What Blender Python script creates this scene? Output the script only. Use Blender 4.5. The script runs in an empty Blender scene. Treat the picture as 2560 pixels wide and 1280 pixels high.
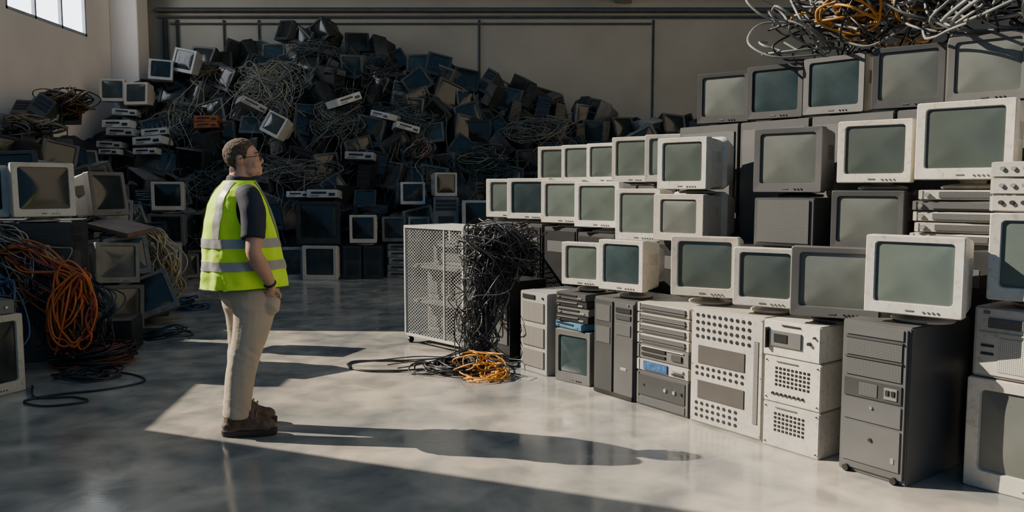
import bpy, bmesh, math, random
import numpy as np
from mathutils import Vector, Matrix, Euler, noise
rnd = random.Random(11)
scene = bpy.context.scene
coll = scene.collection
R = math.radians

# ------------------------------------------------------------------ materials
def _nt(name):
    m = bpy.data.materials.new(name); m.use_nodes = True
    nt = m.node_tree; b = nt.nodes['Principled BSDF']
    return m, nt, b
MC = {}
def mat(name, col, rough=.5, metal=0., var=.18, scale=6., bump=0., spec=.5, rvar=.25, bscale=None, stretch=None, tint=None, bdist=.01):
    if name in MC: return MC[name]
    m, nt, b = _nt(name); N = nt.nodes; L = nt.links
    tc = N.new('ShaderNodeTexCoord'); ns = N.new('ShaderNodeTexNoise')
    ns.inputs['Scale'].default_value = scale; ns.inputs['Detail'].default_value = 6
    src = tc.outputs['Object']
    if stretch:
        mp = N.new('ShaderNodeMapping'); mp.inputs['Scale'].default_value = stretch
        L.new(src, mp.inputs['Vector']); src = mp.outputs['Vector']
    L.new(src, ns.inputs['Vector'])
    cr = N.new('ShaderNodeValToRGB')
    cr.color_ramp.elements[0].position = .3; cr.color_ramp.elements[1].position = .7
    cr.color_ramp.elements[0].color = [c*(1-var) for c in col]+[1]
    cr.color_ramp.elements[1].color = [min(1, c*(1+var)) for c in col]+[1]
    L.new(ns.outputs['Fac'], cr.inputs['Fac'])
    oi = N.new('ShaderNodeObjectInfo'); mr = N.new('ShaderNodeMapRange')
    mr.inputs['To Min'].default_value = 1-rvar; mr.inputs['To Max'].default_value = 1+rvar*.4
    L.new(oi.outputs['Random'], mr.inputs['Value'])
    mx = N.new('ShaderNodeVectorMath'); mx.operation = 'SCALE'
    L.new(cr.outputs['Color'], mx.inputs[0]); L.new(mr.outputs['Result'], mx.inputs['Scale'])
    out = mx.outputs['Vector']
    if tint:      # per-object yellowing with age
        f = N.new('ShaderNodeMath'); f.operation = 'MULTIPLY'; f.inputs[1].default_value = 7.31
        L.new(oi.outputs['Random'], f.inputs[0]); g_ = N.new('ShaderNodeMath'); g_.operation = 'FRACT'; L.new(f.outputs[0], g_.inputs[0])
        h_ = N.new('ShaderNodeMath'); h_.operation = 'MULTIPLY'; h_.inputs[1].default_value = .55; L.new(g_.outputs[0], h_.inputs[0])
        t_ = N.new('ShaderNodeMix'); t_.data_type = 'RGBA'; t_.inputs['B'].default_value = list(tint)+[1]
        L.new(h_.outputs[0], t_.inputs['Factor']); L.new(out, t_.inputs['A']); out = t_.outputs['Result']
        # fine grime specks
        g2 = N.new('ShaderNodeTexNoise'); g2.inputs['Scale'].default_value = 38; g2.inputs['Detail'].default_value = 8; L.new(src, g2.inputs['Vector'])
        gm = N.new('ShaderNodeMapRange'); gm.inputs['From Min'].default_value = .54; gm.inputs['From Max'].default_value = .72; gm.inputs['To Max'].default_value = .4
        L.new(g2.outputs['Fac'], gm.inputs['Value']); t2 = N.new('ShaderNodeMix'); t2.data_type = 'RGBA'; t2.inputs['B'].default_value = (.15, .13, .105, 1)
        L.new(gm.outputs['Result'], t2.inputs['Factor']); L.new(out, t2.inputs['A']); out = t2.outputs['Result']
    L.new(out, b.inputs['Base Color'])
    b.inputs['Roughness'].default_value = rough; b.inputs['Metallic'].default_value = metal
    b.inputs['Specular IOR Level'].default_value = spec
    if bump:
        n2 = N.new('ShaderNodeTexNoise'); n2.inputs['Scale'].default_value = bscale or scale*8
        L.new(src, n2.inputs['Vector'])
        bp = N.new('ShaderNodeBump'); bp.inputs['Strength'].default_value = bump; bp.inputs['Distance'].default_value = bdist
        L.new(n2.outputs['Fac'], bp.inputs['Height']); L.new(bp.outputs['Normal'], b.inputs['Normal'])
    MC[name] = m; return m

def mat_perf(name, col, hole, fx=90., fz=90., r=.3, alpha=False, diamond=False, rough=.5):
    if name in MC: return MC[name]
    m, nt, b = _nt(name); N = nt.nodes; L = nt.links
    tc = N.new('ShaderNodeTexCoord'); sp = N.new('ShaderNodeSeparateXYZ'); L.new(tc.outputs['Object'], sp.inputs[0])
    def M(op, a, bb=None):
        n = N.new('ShaderNodeMath'); n.operation = op
        for i, v in enumerate((a, bb)):
            if v is None: continue
            if isinstance(v, (int, float)): n.inputs[i].default_value = v
            else: L.new(v, n.inputs[i])
        return n.outputs[0]
    hx = M('ADD', sp.outputs['X'], sp.outputs['Y']) if alpha else sp.outputs['X']
    if diamond:
        u = M('ADD', M('MULTIPLY', hx, fx), M('MULTIPLY', sp.outputs['Z'], fz))
        v = M('SUBTRACT', M('MULTIPLY', hx, fx), M('MULTIPLY', sp.outputs['Z'], fz))
        du = M('ABSOLUTE', M('SUBTRACT', M('FRACT', u), .5)); dv = M('ABSOLUTE', M('SUBTRACT', M('FRACT', v), .5))
        f = M('LESS_THAN', M('MAXIMUM', du, dv), r)
    else:
        u = M('SUBTRACT', M('FRACT', M('MULTIPLY', hx, fx)), .5); v = M('SUBTRACT', M('FRACT', M('MULTIPLY', sp.outputs['Z'], fz)), .5)
        f = M('LESS_THAN', M('SQRT', M('ADD', M('MULTIPLY', u, u), M('MULTIPLY', v, v))), r)
    mx = N.new('ShaderNodeMix'); mx.data_type = 'RGBA'
    mx.inputs['A'].default_value = list(col)+[1]; mx.inputs['B'].default_value = list(hole)+[1]
    L.new(f, mx.inputs['Factor']); L.new(mx.outputs['Result'], b.inputs['Base Color'])
    if alpha: L.new(M('SUBTRACT', 1., f), b.inputs['Alpha'])
    b.inputs['Roughness'].default_value = rough
    MC[name] = m; return m

CREAM = mat('aged_cream_plastic', (.56, .535, .475), .42, var=.13, scale=7, rvar=.28, tint=(.40, .345, .26))
CREAM2 = mat('pale_beige_metal', (.43, .405, .355), .5, var=.15, scale=5, tint=(.33, .29, .22))
GREYP = mat('mid_grey_plastic', (.105, .106, .102), .5, var=.14)
DARKG = mat('charcoal_metal', (.042, .044, .045), .45, var=.18, scale=4)
TOWG = mat('grey_painted_steel', (.085, .087, .088), .42, var=.16, scale=3)
BLK = mat('black_plastic', (.015, .016, .017), .4, var=.3)
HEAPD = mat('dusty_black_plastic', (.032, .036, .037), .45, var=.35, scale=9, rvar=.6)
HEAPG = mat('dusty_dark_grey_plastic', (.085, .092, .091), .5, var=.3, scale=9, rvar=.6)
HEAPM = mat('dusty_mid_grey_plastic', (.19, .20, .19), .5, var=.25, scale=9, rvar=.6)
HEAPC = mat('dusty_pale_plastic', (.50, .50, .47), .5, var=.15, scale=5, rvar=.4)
GLASS = mat('dusty_green_glass', (.095, .118, .105), .2, var=.2, scale=3, rvar=.4, spec=.5)
GLASSD = mat('dark_teal_glass', (.03, .048, .052), .16, var=.3, scale=5, rvar=.2, spec=.5)
GLASSB = mat('black_glass', (.013, .018, .019), .14, var=.3, spec=.5)
GLASSG = mat('dusty_grey_glass', (.10, .11, .10), .28, var=.14, spec=.5)
ORNG = mat('orange_cable', (.52, .12, .02), .45, var=.2)
YELO = mat('yellow_cable', (.62, .27, .03), .45, var=.2)
BLKC = mat('black_cable', (.016, .016, .018), .38, var=.3)
BLUC = mat('blue_cable', (.02, .07, .14), .42, var=.3)
TEALC = mat('teal_cable', (.015, .055, .06), .42, var=.3)
BEIC = mat('beige_cable', (.36, .32, .22), .5, var=.3)
GRYC = mat('grey_cable', (.22, .23, .22), .5, var=.3)
BEID = mat('dark_beige_cable', (.21, .20, .15), .5, var=.3)  # darker copy of the beige cable colour, for the heap
GRYD = mat('dark_grey_cable', (.12, .13, .125), .5, var=.3)  # grey cable colour, darkened for the heap
REDC = mat('red_cable', (.22, .03, .02), .5, var=.3)
OCHC = mat('ochre_cable', (.40, .25, .09), .5, var=.3)
OCHD = mat('dark_ochre_cable', (.20, .135, .06), .5, var=.3)  # ochre cable in a darker tone for the heap
WHTM = mat('pale_powder_coat', (.38, .38, .355), .4, var=.1)
BROWN = mat('brown_laminate', (.16, .10, .07), .6, var=.25)
ORBOX = mat('orange_casing', (.30, .09, .02), .5, var=.25)
BLUEP = mat('blue_panel', (.03, .10, .26), .4, var=.5, scale=40)
VENTD = mat_perf('perforated_charcoal', (.10, .104, .104), (.006, .006, .006), 130, 130, .33)
VENTL = mat_perf('perforated_beige', (.42, .40, .35), (.05, .05, .045), 110, 110, .24)
VENTB = mat_perf('perforated_dark_beige', (.26, .245, .215), (.015, .015, .015), 100, 100, .35)
MESHP = mat_perf('expanded_wire_mesh', (.33, .33, .31), (.0, .0, .0), 22, 32, .425, alpha=True, diamond=True)
SILV = mat('brushed_metal', (.50, .50, .48), .3, metal=.8, var=.1)

# ------------------------------------------------------------------ mesh helpers
def finish(name, bm, mats, smooth=True, ang=35):
    me = bpy.data.meshes.new(name); bmesh.ops.recalc_face_normals(bm, faces=bm.faces[:])
    bm.to_mesh(me); bm.free()
    for m in mats: me.materials.append(m)
    if smooth:
        me.polygons.foreach_set('use_smooth', [True]*len(me.polygons))
        me.set_sharp_from_angle(angle=R(ang))
    return me
def bx(bm, c, s, bev=0., mi=0, rot=None, seg=2):
    b2 = bmesh.new(); bmesh.ops.create_cube(b2, size=1, matrix=Matrix.Diagonal((*s, 1)))
    if bev: bmesh.ops.bevel(b2, geom=b2.edges[:], offset=bev, segments=seg, affect='EDGES')
    M = Matrix.Translation(c) @ (rot.to_matrix().to_4x4() if rot else Matrix())
    bmesh.ops.transform(b2, matrix=M, verts=b2.verts[:])
    vs = [bm.verts.new(v.co) for v in b2.verts]
    for f in b2.faces:
        nf = bm.faces.new([vs[v.index] for v in f.verts]); nf.material_index = mi
    b2.free()
def rrect(w, h, r, n=4):
    out = []; r = min(r, w/2-.001, h/2-.001)
    for k, (sx, sz) in enumerate(((1, 1), (-1, 1), (-1, -1), (1, -1))):
        for i in range(n+1):
            a = (k*90+i*90/n)*math.pi/180
            out.append((sx*(w/2-r)+r*math.cos(a), sz*(h/2-r)+r*math.sin(a)))
    return out
def loft(bm, rings, cap0=True, cap1=True, mi=0):
    vr = [[bm.verts.new(p) for p in ring] for ring in rings]; n = len(vr[0])
    for a, b in zip(vr, vr[1:]):
        for i in range(n):
            j = (i+1) % n; f = bm.faces.new((a[i], a[j], b[j], b[i])); f.material_index = mi
    if cap0: bm.faces.new(vr[0]).material_index = mi
    if cap1: bm.faces.new(list(reversed(vr[-1]))).material_index = mi
    return vr
def add_housing(bm, w, h, d, z0, mi=0, fr=.81, fh=.78, n=4, back=.6):
    y0 = -d/2; zc0 = z0+h/2; zc = zc0+h*.03; sw = w*fr; sh = h*fh
    spec = [(y0+.022, sw*.97, sh*.97, .018, zc), (y0+.003, sw, sh, .02, zc), (y0, w-.010, h-.010, .010, zc0), (y0+.006, w, h, .012, zc0),
            (y0+.07, w, h, .012, zc0), (y0+.073, w-.012, h-.012, .012, zc0), (y0+.078, w-.012, h-.012, .012, zc0),
            (y0+d*.55, w*.93, h*.92, .03, zc0), (y0+d*.6, w*(back+.2), h*(back+.18), .04, zc0+h*.01), (y0+d*.97, w*back, h*back*.95, .04, zc0+h*.01), (y0+d, w*back*.92, h*back*.88, .03, zc0+h*.01)]
    loft(bm, [[(x, y, z+zz) for x, z in rrect(ww, hh, r, n)] for y, ww, hh, r, zz in spec], cap0=False, mi=mi)
def add_screen(bm, w, h, d, z0, mi=0, fr=.81, fh=.78, n=4):
    y0 = -d/2; zc = z0+h/2+h*.03; sw = w*fr; sh = h*fh; rings = []
    for k in (1., .92, .75, .5, .25, .08):
        y = y0+.018-.017*(1-k*k)
        rings.append([(x, y, z+zc) for x, z in rrect(sw*.985*k, sh*.985*k, max(.002, .02+.03*(1-k)), n)])
    loft(bm, rings, cap0=False, mi=mi)
def add_stand(bm, w, z0, mi=0):
    s = w/.42
    rings = []
    for z, rx, ry in ((0, .135, .125), (.008, .142, .13), (.016, .138, .126), (.024, .10, .09), (.030, .055, .055), (z0*.7+.01, .06, .06), (z0+.012, .10, .09)):
        rings.append([(rx*s*math.cos(a*math.pi/14), ry*s*math.sin(a*math.pi/14), z) for a in range(28)])
    loft(bm, rings, mi=mi)

_cache = {}
def cached(key, fn):
    if key not in _cache: _cache[key] = fn()
    return _cache[key]

def monitor_tpl(w, h, d, case, glass, stand=.05, buttons=4, fr=.81, fh=.78, back=.6):
    key = ('mon', w, h, d, case.name, glass.name, stand, buttons, fr, fh, back)
    def mk():
        parts = []
        bm = bmesh.new(); add_housing(bm, w, h, d, stand, fr=fr, fh=fh, back=back)
        for sx in (-1, 1):   # ventilation ribs on the flanks
            for i in range(7):
                bx(bm, (sx*(w*.452), -d/2+d*.22+i*.018, stand+h*.62), (.03, .006, h*.22), 0)
        parts.append(('housing', finish('monitor_housing', bm, [case]), (0, 0, 0), None))
        bm = bmesh.new(); add_screen(bm, w, h, d, stand, fr=fr, fh=fh)
        parts.append(('screen', finish('monitor_screen', bm, [glass]), (0, 0, 0), None))
        if stand > .01:
            bm = bmesh.new(); add_stand(bm, w, stand)
            parts.append(('stand', finish('monitor_stand', bm, [case]), (0, 0, 0), None))
        if buttons:
            mesh = cached(('btn', case.name), lambda: cylmesh('control_button', .0055, .006, GREYP if case is CREAM else BLK))
            for i in range(buttons):
                parts.append(('control_button', mesh, (w*.12+i*.022, -d/2-.002, stand+h*.055), None))
            bm = bmesh.new(); bx(bm, (0, 0, 0), (.04, .003, .008), .001)
            parts.append(('badge', finish('badge', bm, [GREYP]), (-w*.02, -d/2-.001, stand+h*.06), None))
        return parts
    return cached(key, mk)
def cylmesh(name, r, l, m, seg=14):
    bm = bmesh.new()
    bmesh.ops.create_cone(bm, cap_ends=True, segments=seg, radius1=r, radius2=r*.85, depth=l, matrix=Matrix.Rotation(R(90), 4, 'X'))
    return finish(name, bm, [m])
def boxmesh(name, w, h, t, m, bev=.002):
    def mk():
        bm = bmesh.new(); bx(bm, (0, 0, 0), (w, t, h), min(bev, t*.4, h*.3)); return finish(name, bm, [m])
    return cached(('bx', name, round(w, 4), round(h, 4), t, m.name), mk)

def unit_tpl(w, h, d, case, feats, feet=False, top=0):
    """cabinet with front features: (part, kind, x, z, w, h, thick, material)"""
    def mkc():
        bm = bmesh.new(); bx(bm, (0, 0, h/2), (w, d, h), min(.006, h*.1))
        return finish('casing', bm, [case])
    parts = [('casing', cached(('case', w, h, d, case.name), mkc), (0, 0, 0), None)]
    for pn, kd, x, z, fw, fh_, t, m in feats:
        if kd == 'b': me = boxmesh(pn, fw, fh_, t, m)
        else: me = cached(('cy', pn, fw, t, m.name), lambda: cylmesh(pn, fw/2, t, m))
        parts.append((pn, me, (x, -d/2-t/2+.0005, z), None))
    return parts

def props(o, label, cat, group=None):
    o['label'] = label; o['category'] = cat
    if group: o['group'] = group
def inst(tpl, name, loc, rot=(0, 0, 0), label='', cat='', group=None, lift=0):
    e = bpy.data.objects.new(name, None); e.empty_display_size = .05
    e.location = loc; e.rotation_euler = rot; coll.objects.link(e); props(e, label, cat, group)
    for pn, me, off, _ in tpl:
        o = bpy.data.objects.new(pn, me); o.location = off; o.parent = e; coll.objects.link(o)
    return e
def single(me, name, loc=(0, 0, 0), rot=(0, 0, 0), label='', cat='', group=None, kind=None):
    o = bpy.data.objects.new(name, me); o.location = loc; o.rotation_euler = rot; coll.objects.link(o)
    if label: props(o, label, cat, group)
    if kind: o['kind'] = kind
    return o
def child(parent, name, me, loc=(0, 0, 0), rot=(0, 0, 0), label=None):
    o = bpy.data.objects.new(name, me); o.location = loc; o.rotation_euler = rot; o.parent = parent; coll.objects.link(o)
    if label: o['label'] = label
    return o

# ------------------------------------------------------------------ cables
def cat(P, k=6):
    P = np.array(P, float)
    if len(P) < 3: return P
    Q = np.vstack([2*P[0]-P[1], P, 2*P[-1]-P[-2]]); out = []
    ts = np.linspace(0, 1, k, endpoint=False)[:, None]
    for i in range(1, len(Q)-2):
        a, b, c, d = Q[i-1], Q[i], Q[i+1], Q[i+2]
        out.append(.5*((2*b)+(-a+c)*ts+(2*a-5*b+4*c-d)*ts**2+(-a+3*b-3*c+d)*ts**3))
    out.append(P[-1][None]); return np.vstack(out)
def tubes(name, paths, rad, mats, sides=5, zmin=None):
    V = []; F = []; MI = []; base = 0
    ang = np.arange(sides)*2*np.pi/sides; ca = np.cos(ang)[:, None]; sa = np.sin(ang)[:, None]
    for path, mi in paths:
        P = np.array(path, float)
        if zmin is not None: P[:, 2] = np.maximum(P[:, 2], zmin+rad)
        T = np.gradient(P, axis=0); T /= (np.linalg.norm(T, axis=1)[:, None]+1e-9)
        u = np.cross(T[0], (0.13, .21, 1.)); u /= np.linalg.norm(u)+1e-9
        n = len(P)
        for i in range(n):
            u = u-T[i]*np.dot(u, T[i]); u /= np.linalg.norm(u)+1e-9
            v = np.cross(T[i], u); V.append(P[i]+rad*(ca*u+sa*v))
        for i in range(n-1):
            for s in range(sides):
                a = base+i*sides+s; b = base+i*sides+(s+1) % sides
                F.append((a, b, b+sides, a+sides)); MI.append(mi)
        F.append(tuple(base+s for s in range(sides))); MI.append(mi)
        F.append(tuple(base+(n-1)*sides+s for s in reversed(range(sides)))); MI.append(mi)
        base += n*sides
    me = bpy.data.meshes.new(name); me.from_pydata(np.vstack(V).tolist(), [], F)
    for m in mats: me.materials.append(m)
    me.polygons.foreach_set('material_index', MI); me.polygons.foreach_set('use_smooth', [True]*len(F))
    me.update(); return me
def nest_paths(c, r, n, nm, turns=(1.5, 3.5), r0=(.35, 1.), rg=rnd):
    out = []
    for i in range(n):
        tn = rg.uniform(*turns); K = int(tn*9)+3; q = Euler((rg.uniform(-1.2, 1.2), rg.uniform(-1.2, 1.2), rg.uniform(0, 6.3))).to_matrix()
        cr = rg.uniform(*r0); ph = rg.uniform(0, 6.3); pts = []
        off = Vector((rg.gauss(0, .3), rg.gauss(0, .3), rg.gauss(0, .3)))
        for k in range(K):
            a = ph+k*2*math.pi/9; rr = cr*(1+.3*math.sin(a*.37+ph*3)+.14*rg.gauss(0, 1))
            p = q @ Vector((rr*math.cos(a), rr*.8*math.sin(a), .12*math.sin(a*.6+ph)))+off
            l = p.length; lim = 1.15+.35*rg.random()
            if l > lim: p *= lim/l
            pts.append((c[0]+p.x*r[0], c[1]+p.y*r[1], c[2]+p.z*r[2]))
        out.append((cat(pts, 4), rg.randrange(nm)))
    return out
def coil_paths(c, rad, n, nm, h=.12, turns=3, tilt=0, rg=rnd):
    out = []
    for i in range(n):
        K = turns*10; ph = rg.uniform(0, 6.3); pts = []; R0 = rad*rg.uniform(.5, 1.15)
        ox, oy = rg.gauss(0, rad*.16), rg.gauss(0, rad*.16); z0 = rg.uniform(.01, h)
        for k in range(K):
            a = ph+k*2*math.pi/10; rr = R0*(1+.12*rg.gauss(0, .6))
            pts.append((c[0]+ox+rr*math.cos(a), c[1]+oy+rr*.9*math.sin(a), c[2]+max(.008, z0+tilt*rr*math.cos(a)+.02*math.sin(a*2.3+ph))))
        out.append((cat(pts, 4), rg.randrange(nm)))
    return out

# ================================================================== ROOM
XL, XR, YB, YF = -8.2, 8.5, 17.6, -3.
floor_m, nt, b = _nt('polished_concrete'); N = nt.nodes; L = nt.links
tc = N.new('ShaderNodeTexCoord')
def ntex(s, det=8, dist=0.):
    n = N.new('ShaderNodeTexNoise'); n.inputs['Scale'].default_value = s; n.inputs['Detail'].default_value = det; n.inputs['Distortion'].default_value = dist
    L.new(tc.outputs['Object'], n.inputs['Vector']); return n
n1 = ntex(.9, 8, .6); n2 = ntex(3.5, 10, .4); n3 = ntex(60, 3)
cr = N.new('ShaderNodeValToRGB'); e = cr.color_ramp.elements
e[0].position = .36; e[0].color = (.205, .21, .20, 1); e[1].position = .64; e[1].color = (.43, .385, .31, 1)
L.new(n1.outputs['Fac'], cr.inputs['Fac'])
mx = N.new('ShaderNodeMix'); mx.data_type = 'RGBA'; mx.blend_type = 'OVERLAY'; mx.inputs['Factor'].default_value = .9
L.new(cr.outputs['Color'], mx.inputs['A'])
cr2 = N.new('ShaderNodeValToRGB'); cr2.color_ramp.elements[0].position = .35; cr2.color_ramp.elements[0].color = (.33, .345, .36, 1)
cr2.color_ramp.elements[1].position = .65; cr2.color_ramp.elements[1].color = (.66, .63, .6, 1); L.new(n2.outputs['Fac'], cr2.inputs['Fac'])
L.new(cr2.outputs['Color'], mx.inputs['B']); L.new(mx.outputs['Result'], b.inputs['Base Color'])
mr = N.new('ShaderNodeMapRange'); mr.inputs['From Min'].default_value = .3; mr.inputs['From Max'].default_value = .7
mr.inputs['To Min'].default_value = .08; mr.inputs['To Max'].default_value = .27
L.new(n2.outputs['Fac'], mr.inputs['Value']); L.new(mr.outputs['Result'], b.inputs['Roughness'])
b.inputs['Specular IOR Level'].default_value = .55
bp = N.new('ShaderNodeBump'); bp.inputs['Strength'].default_value = .03; bp.inputs['Distance'].default_value = .01
L.new(n3.outputs['Fac'], bp.inputs['Height']); L.new(bp.outputs['Normal'], b.inputs['Normal'])
bm = bmesh.new(); bx(bm, ((XL+XR)/2, (YF+YB)/2, -.1), (XR-XL+.4, YB-YF+.4, .2))
single(finish('floor', bm, [floor_m], False), 'floor', kind='structure')
WALL = mat('bounce_lit_plaster_wall', (.86, .77, .68), .85, var=.05, scale=1.2, bump=.12, bscale=30, rvar=0)  # left-wall plaster, with bounce light put into a brighter colour
WALLB = mat('dim_plaster_wall', (.40, .365, .295), .85, var=.10, scale=.9, bump=.12, bscale=30, rvar=0)  # plaster in a darker colour that carries its dimmer light
HT = 11.
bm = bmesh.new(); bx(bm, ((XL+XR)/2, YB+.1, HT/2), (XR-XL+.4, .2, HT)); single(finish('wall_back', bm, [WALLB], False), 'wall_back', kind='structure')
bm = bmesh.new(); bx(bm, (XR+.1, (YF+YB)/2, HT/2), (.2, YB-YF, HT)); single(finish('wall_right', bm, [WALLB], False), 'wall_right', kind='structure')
bm = bmesh.new()
def quad(pts, x0=XL-.2, x1=XL):
    a = [bm.verts.new((x1, y, z)) for y, z in pts]; c = [bm.verts.new((x0, y, z)) for y, z in pts]; n = len(pts)
    bm.faces.new(a); bm.faces.new(list(reversed(c)))
    for i in range(n): bm.faces.new((a[i], c[i], c[(i+1) % n], a[(i+1) % n]))
quad([(YF, 0), (7.2, 0), (7.2, 3.9), (6.02, 4.0), (YF, 4.0)])  # unseen opening with stepped sill and slanted jambs, shaped for the sun patch
quad([(7.2, 0), (7.7, 0), (7.7, 4.35), (7.2, 4.35)]); quad([(7.7, 0), (8.2, 0), (8.2, 3.8), (7.7, 3.8)])
quad([(YF, 4.0), (6.02, 4.0), (4.0, 10.6), (YF, 10.6)])
quad([(YF, 10.6), (11., 10.6), (11., HT), (YF, HT)])
quad([(8.2, 0), (8.5, 0), (8.5, 3.3), (8.2, 3.3)]); quad([(8.5, 0), (11., 0), (11., 2.8), (8.5, 2.8)])
quad([(9.22, 2.8), (11., 2.8), (11., 10.6)])
WY0, WY1, WZ0, WZ1 = 13.25, 15.75, 4.40, 6.6
quad([(11, 0), (YB, 0), (YB, WZ0), (11, WZ0)]); quad([(11, WZ0), (WY0, WZ0), (WY0, WZ1), (11, WZ1)])
quad([(WY1, WZ0), (YB, WZ0), (YB, WZ1), (WY1, WZ1)]); quad([(11, WZ1), (YB, WZ1), (YB, HT), (11, HT)])
single(finish('wall_left', bm, [WALL], False), 'wall_left', kind='structure')
pane, nt2, b2 = _nt('glowing_sky_pane'); b2.inputs['Base Color'].default_value = (.6, .65, .7, 1)
b2.inputs['Emission Color'].default_value = (.88, .93, 1, 1); b2.inputs['Emission Strength'].default_value = 4.5  # emission stands in for the bright sky; the opaque pane blocks the sun
bm = bmesh.new(); W2 = (WY0+WY1)/2
for y in (WY0+.03, WY1-.03, WY0+.83, WY0+1.65): bx(bm, (XL-.03, y, (WZ0+WZ1)/2), (.06, .05, WZ1-WZ0))
for z in (WZ0+.03, WZ1-.03): bx(bm, (XL-.03, W2, z), (.06, WY1-WY0, .05))
bx(bm, (XL-.07, W2, (WZ0+WZ1)/2), (.01, WY1-WY0, WZ1-WZ0), mi=1)
single(finish('window_1', bm, [mat('white_window_frame', (.40, .42, .45), .5), pane], False), 'window_1', kind='structure')
bm = bmesh.new(); bx(bm, (XL+.28, 16.9, HT/2), (.56, .5, HT), .01); single(finish('trim_1', bm, [WALL], False), 'trim_1', kind='structure')
bm = bmesh.new(); bx(bm, ((XL+XR)/2, YB-.12, 5.78), (XR-XL, .24, .34), .01); single(finish('trim_2', bm, [mat('grey_concrete_beam', (.14, .14, .13), .8)], False), 'trim_2', kind='structure')
bm = bmesh.new(); bx(bm, (2.15, 16.4, 5.9), (.35, 2.6, .3), .01, rot=Euler((R(-14), 0, R(-12)))); single(finish('trim_3', bm, [WALLB], False), 'trim_3', kind='structure')
bm = bmesh.new(); bx(bm, ((XL+XR)/2, 15.6, 9.8), (XR-XL, 4.4, .2)); single(finish('ceiling', bm, [WALLB], False), 'ceiling', kind='structure')  # unseen partial ceiling added to darken the heap, left open elsewhere for sky light
PIPE = mat('galvanised_conduit', (.12, .13, .125), .5, metal=.3)
def pipe(pts, r, label):
    pts = [(x, YB-r-.004, z) for x, _, z in pts]
    single(tubes('conduit_pipe', [(np.array(pts, float), 0)], r, [PIPE], 10), 'conduit_pipe', label=label, cat='pipe', group='conduits on the plaster wall')
pipe([(XL+.6, 0, 5.30), (0, 0, 5.30), (XR-.1, 0, 5.30)], .055, 'thick grey conduit running across the plaster wall')
pipe([(XL+.6, 0, 5.16), (0, 0, 5.16), (XR-.1, 0, 5.16)], .03, 'thin grey conduit running below the thick one')
pipe([(-7.35, 0, 5.02), (-3, 0, 5.02), (1, 0, 5.02), (3.0, 0, 5.02)], .022, 'thin lower conduit along the plaster wall')
for X, r in ((-7.45, .055), (-7.2, .035), (-5.45, .02), (-6.2, .022), (-.7, .02), (3.05, .02)):
    pipe([(X, 0, 5.1), (X, 0, 2), (X, 0, .0)], r, 'vertical conduit dropping down the plaster wall')

# ================================================================== SCRAP HEAP
def HB(X): return float(np.interp(X, [-9, -8, -7.6, -6.5, -5.5, -4.7, -3.6, -3, -1.7, 0, 3, 8], [2.8, 3.0, 3.4, 3.75, 4.15, 4.6, 4.5, 4.2, 3.9, 3.3, 2.5, 2.3]))
def XB(Y): return float(np.interp(Y, [5, 7.4, 9, 11, 13.6, 18], [-4.2, -4.35, -4.55, -4.9, -5.3, -5.3]))
def HL(Y): return float(np.interp(Y, [7, 9, 11, 13, 16], [.9, 1.3, 1.8, 2.6, 3.1]))
def heap_h(X, Y):
    back = min(HB(X), max(0, (Y-13.5)*1.3)); left = min(HL(Y), max(0, (XB(Y)-X)*1.0)) if Y > 7.6 else 0
    return max(back, left)
bm = bmesh.new(); nx, ny = 120, 80; g = []
for i in range(nx+1):
    row = []
    for j in range(ny+1):
        X = XL+.02+i*(XR-XL-.04)/nx; Y = 7.4+j*(YB-.12-7.4)/ny
        h = heap_h(X, Y)-.40
        if h > 0: h += .12*noise.noise(Vector((X*3, Y*3, 0)))
        row.append(bm.verts.new((X, Y, max(-.05, h))))
    g.append(row)
for i in range(nx):
    for j in range(ny):
        q = (g[i][j], g[i+1][j], g[i+1][j+1], g[i][j+1])
        if max(v.co.z for v in q) > -.04: bm.faces.new(q)
bmesh.ops.delete(bm, geom=[v for v in bm.verts if not v.link_faces], context='VERTS')
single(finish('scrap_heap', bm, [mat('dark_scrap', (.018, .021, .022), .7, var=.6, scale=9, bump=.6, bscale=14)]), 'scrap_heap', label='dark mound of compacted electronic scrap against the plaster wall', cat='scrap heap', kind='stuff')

def far_monitor(case, glass, w=.46, h=.42, d=.42):
    def mk():
        bm = bmesh.new(); add_housing(bm, w, h, d, 0, n=2); add_screen(bm, w, h, d, 0, mi=1, n=2)
        return finish('heap_monitor', bm, [case, glass])
    return cached(('far', case.name, glass.name, w, h, d), mk)
def far_tower(case, w=.22, h=.45, d=.45):
    def mk():
        bm = bmesh.new(); bx(bm, (0, 0, h/2), (w, d, h), .006)
        for z in (.88, .76, .64): bx(bm, (0, -d/2-.003, h*z), (w*.8, .01, h*.09), .002, 1)
        bx(bm, (0, -d/2-.003, h*.28), (w*.6, .01, h*.3), .002, 1)
        return finish('heap_tower', bm, [case, BLK])
    return cached(('fart', case.name, w, h, d), mk)
def far_box(case, w=.42, h=.11, d=.36):
    def mk():
        bm = bmesh.new(); bx(bm, (0, 0, h/2), (w, d, h), .005)
        bx(bm, (-w*.1, -d/2-.003, h*.6), (w*.5, .01, h*.25), .002, 1); bx(bm, (w*.33, -d/2-.003, h*.4), (w*.2, .01, h*.35), .002, 1)
        for k in range(4): bx(bm, (-w*.35+k*.03, -d/2-.003, h*.22), (.015, .01, .01), 0, 1)
        return finish('heap_box', bm, [case, BLK])
    return cached(('farb', case.name, w, h, d), mk)
G1 = 'discarded equipment in the scrap heap'
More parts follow.
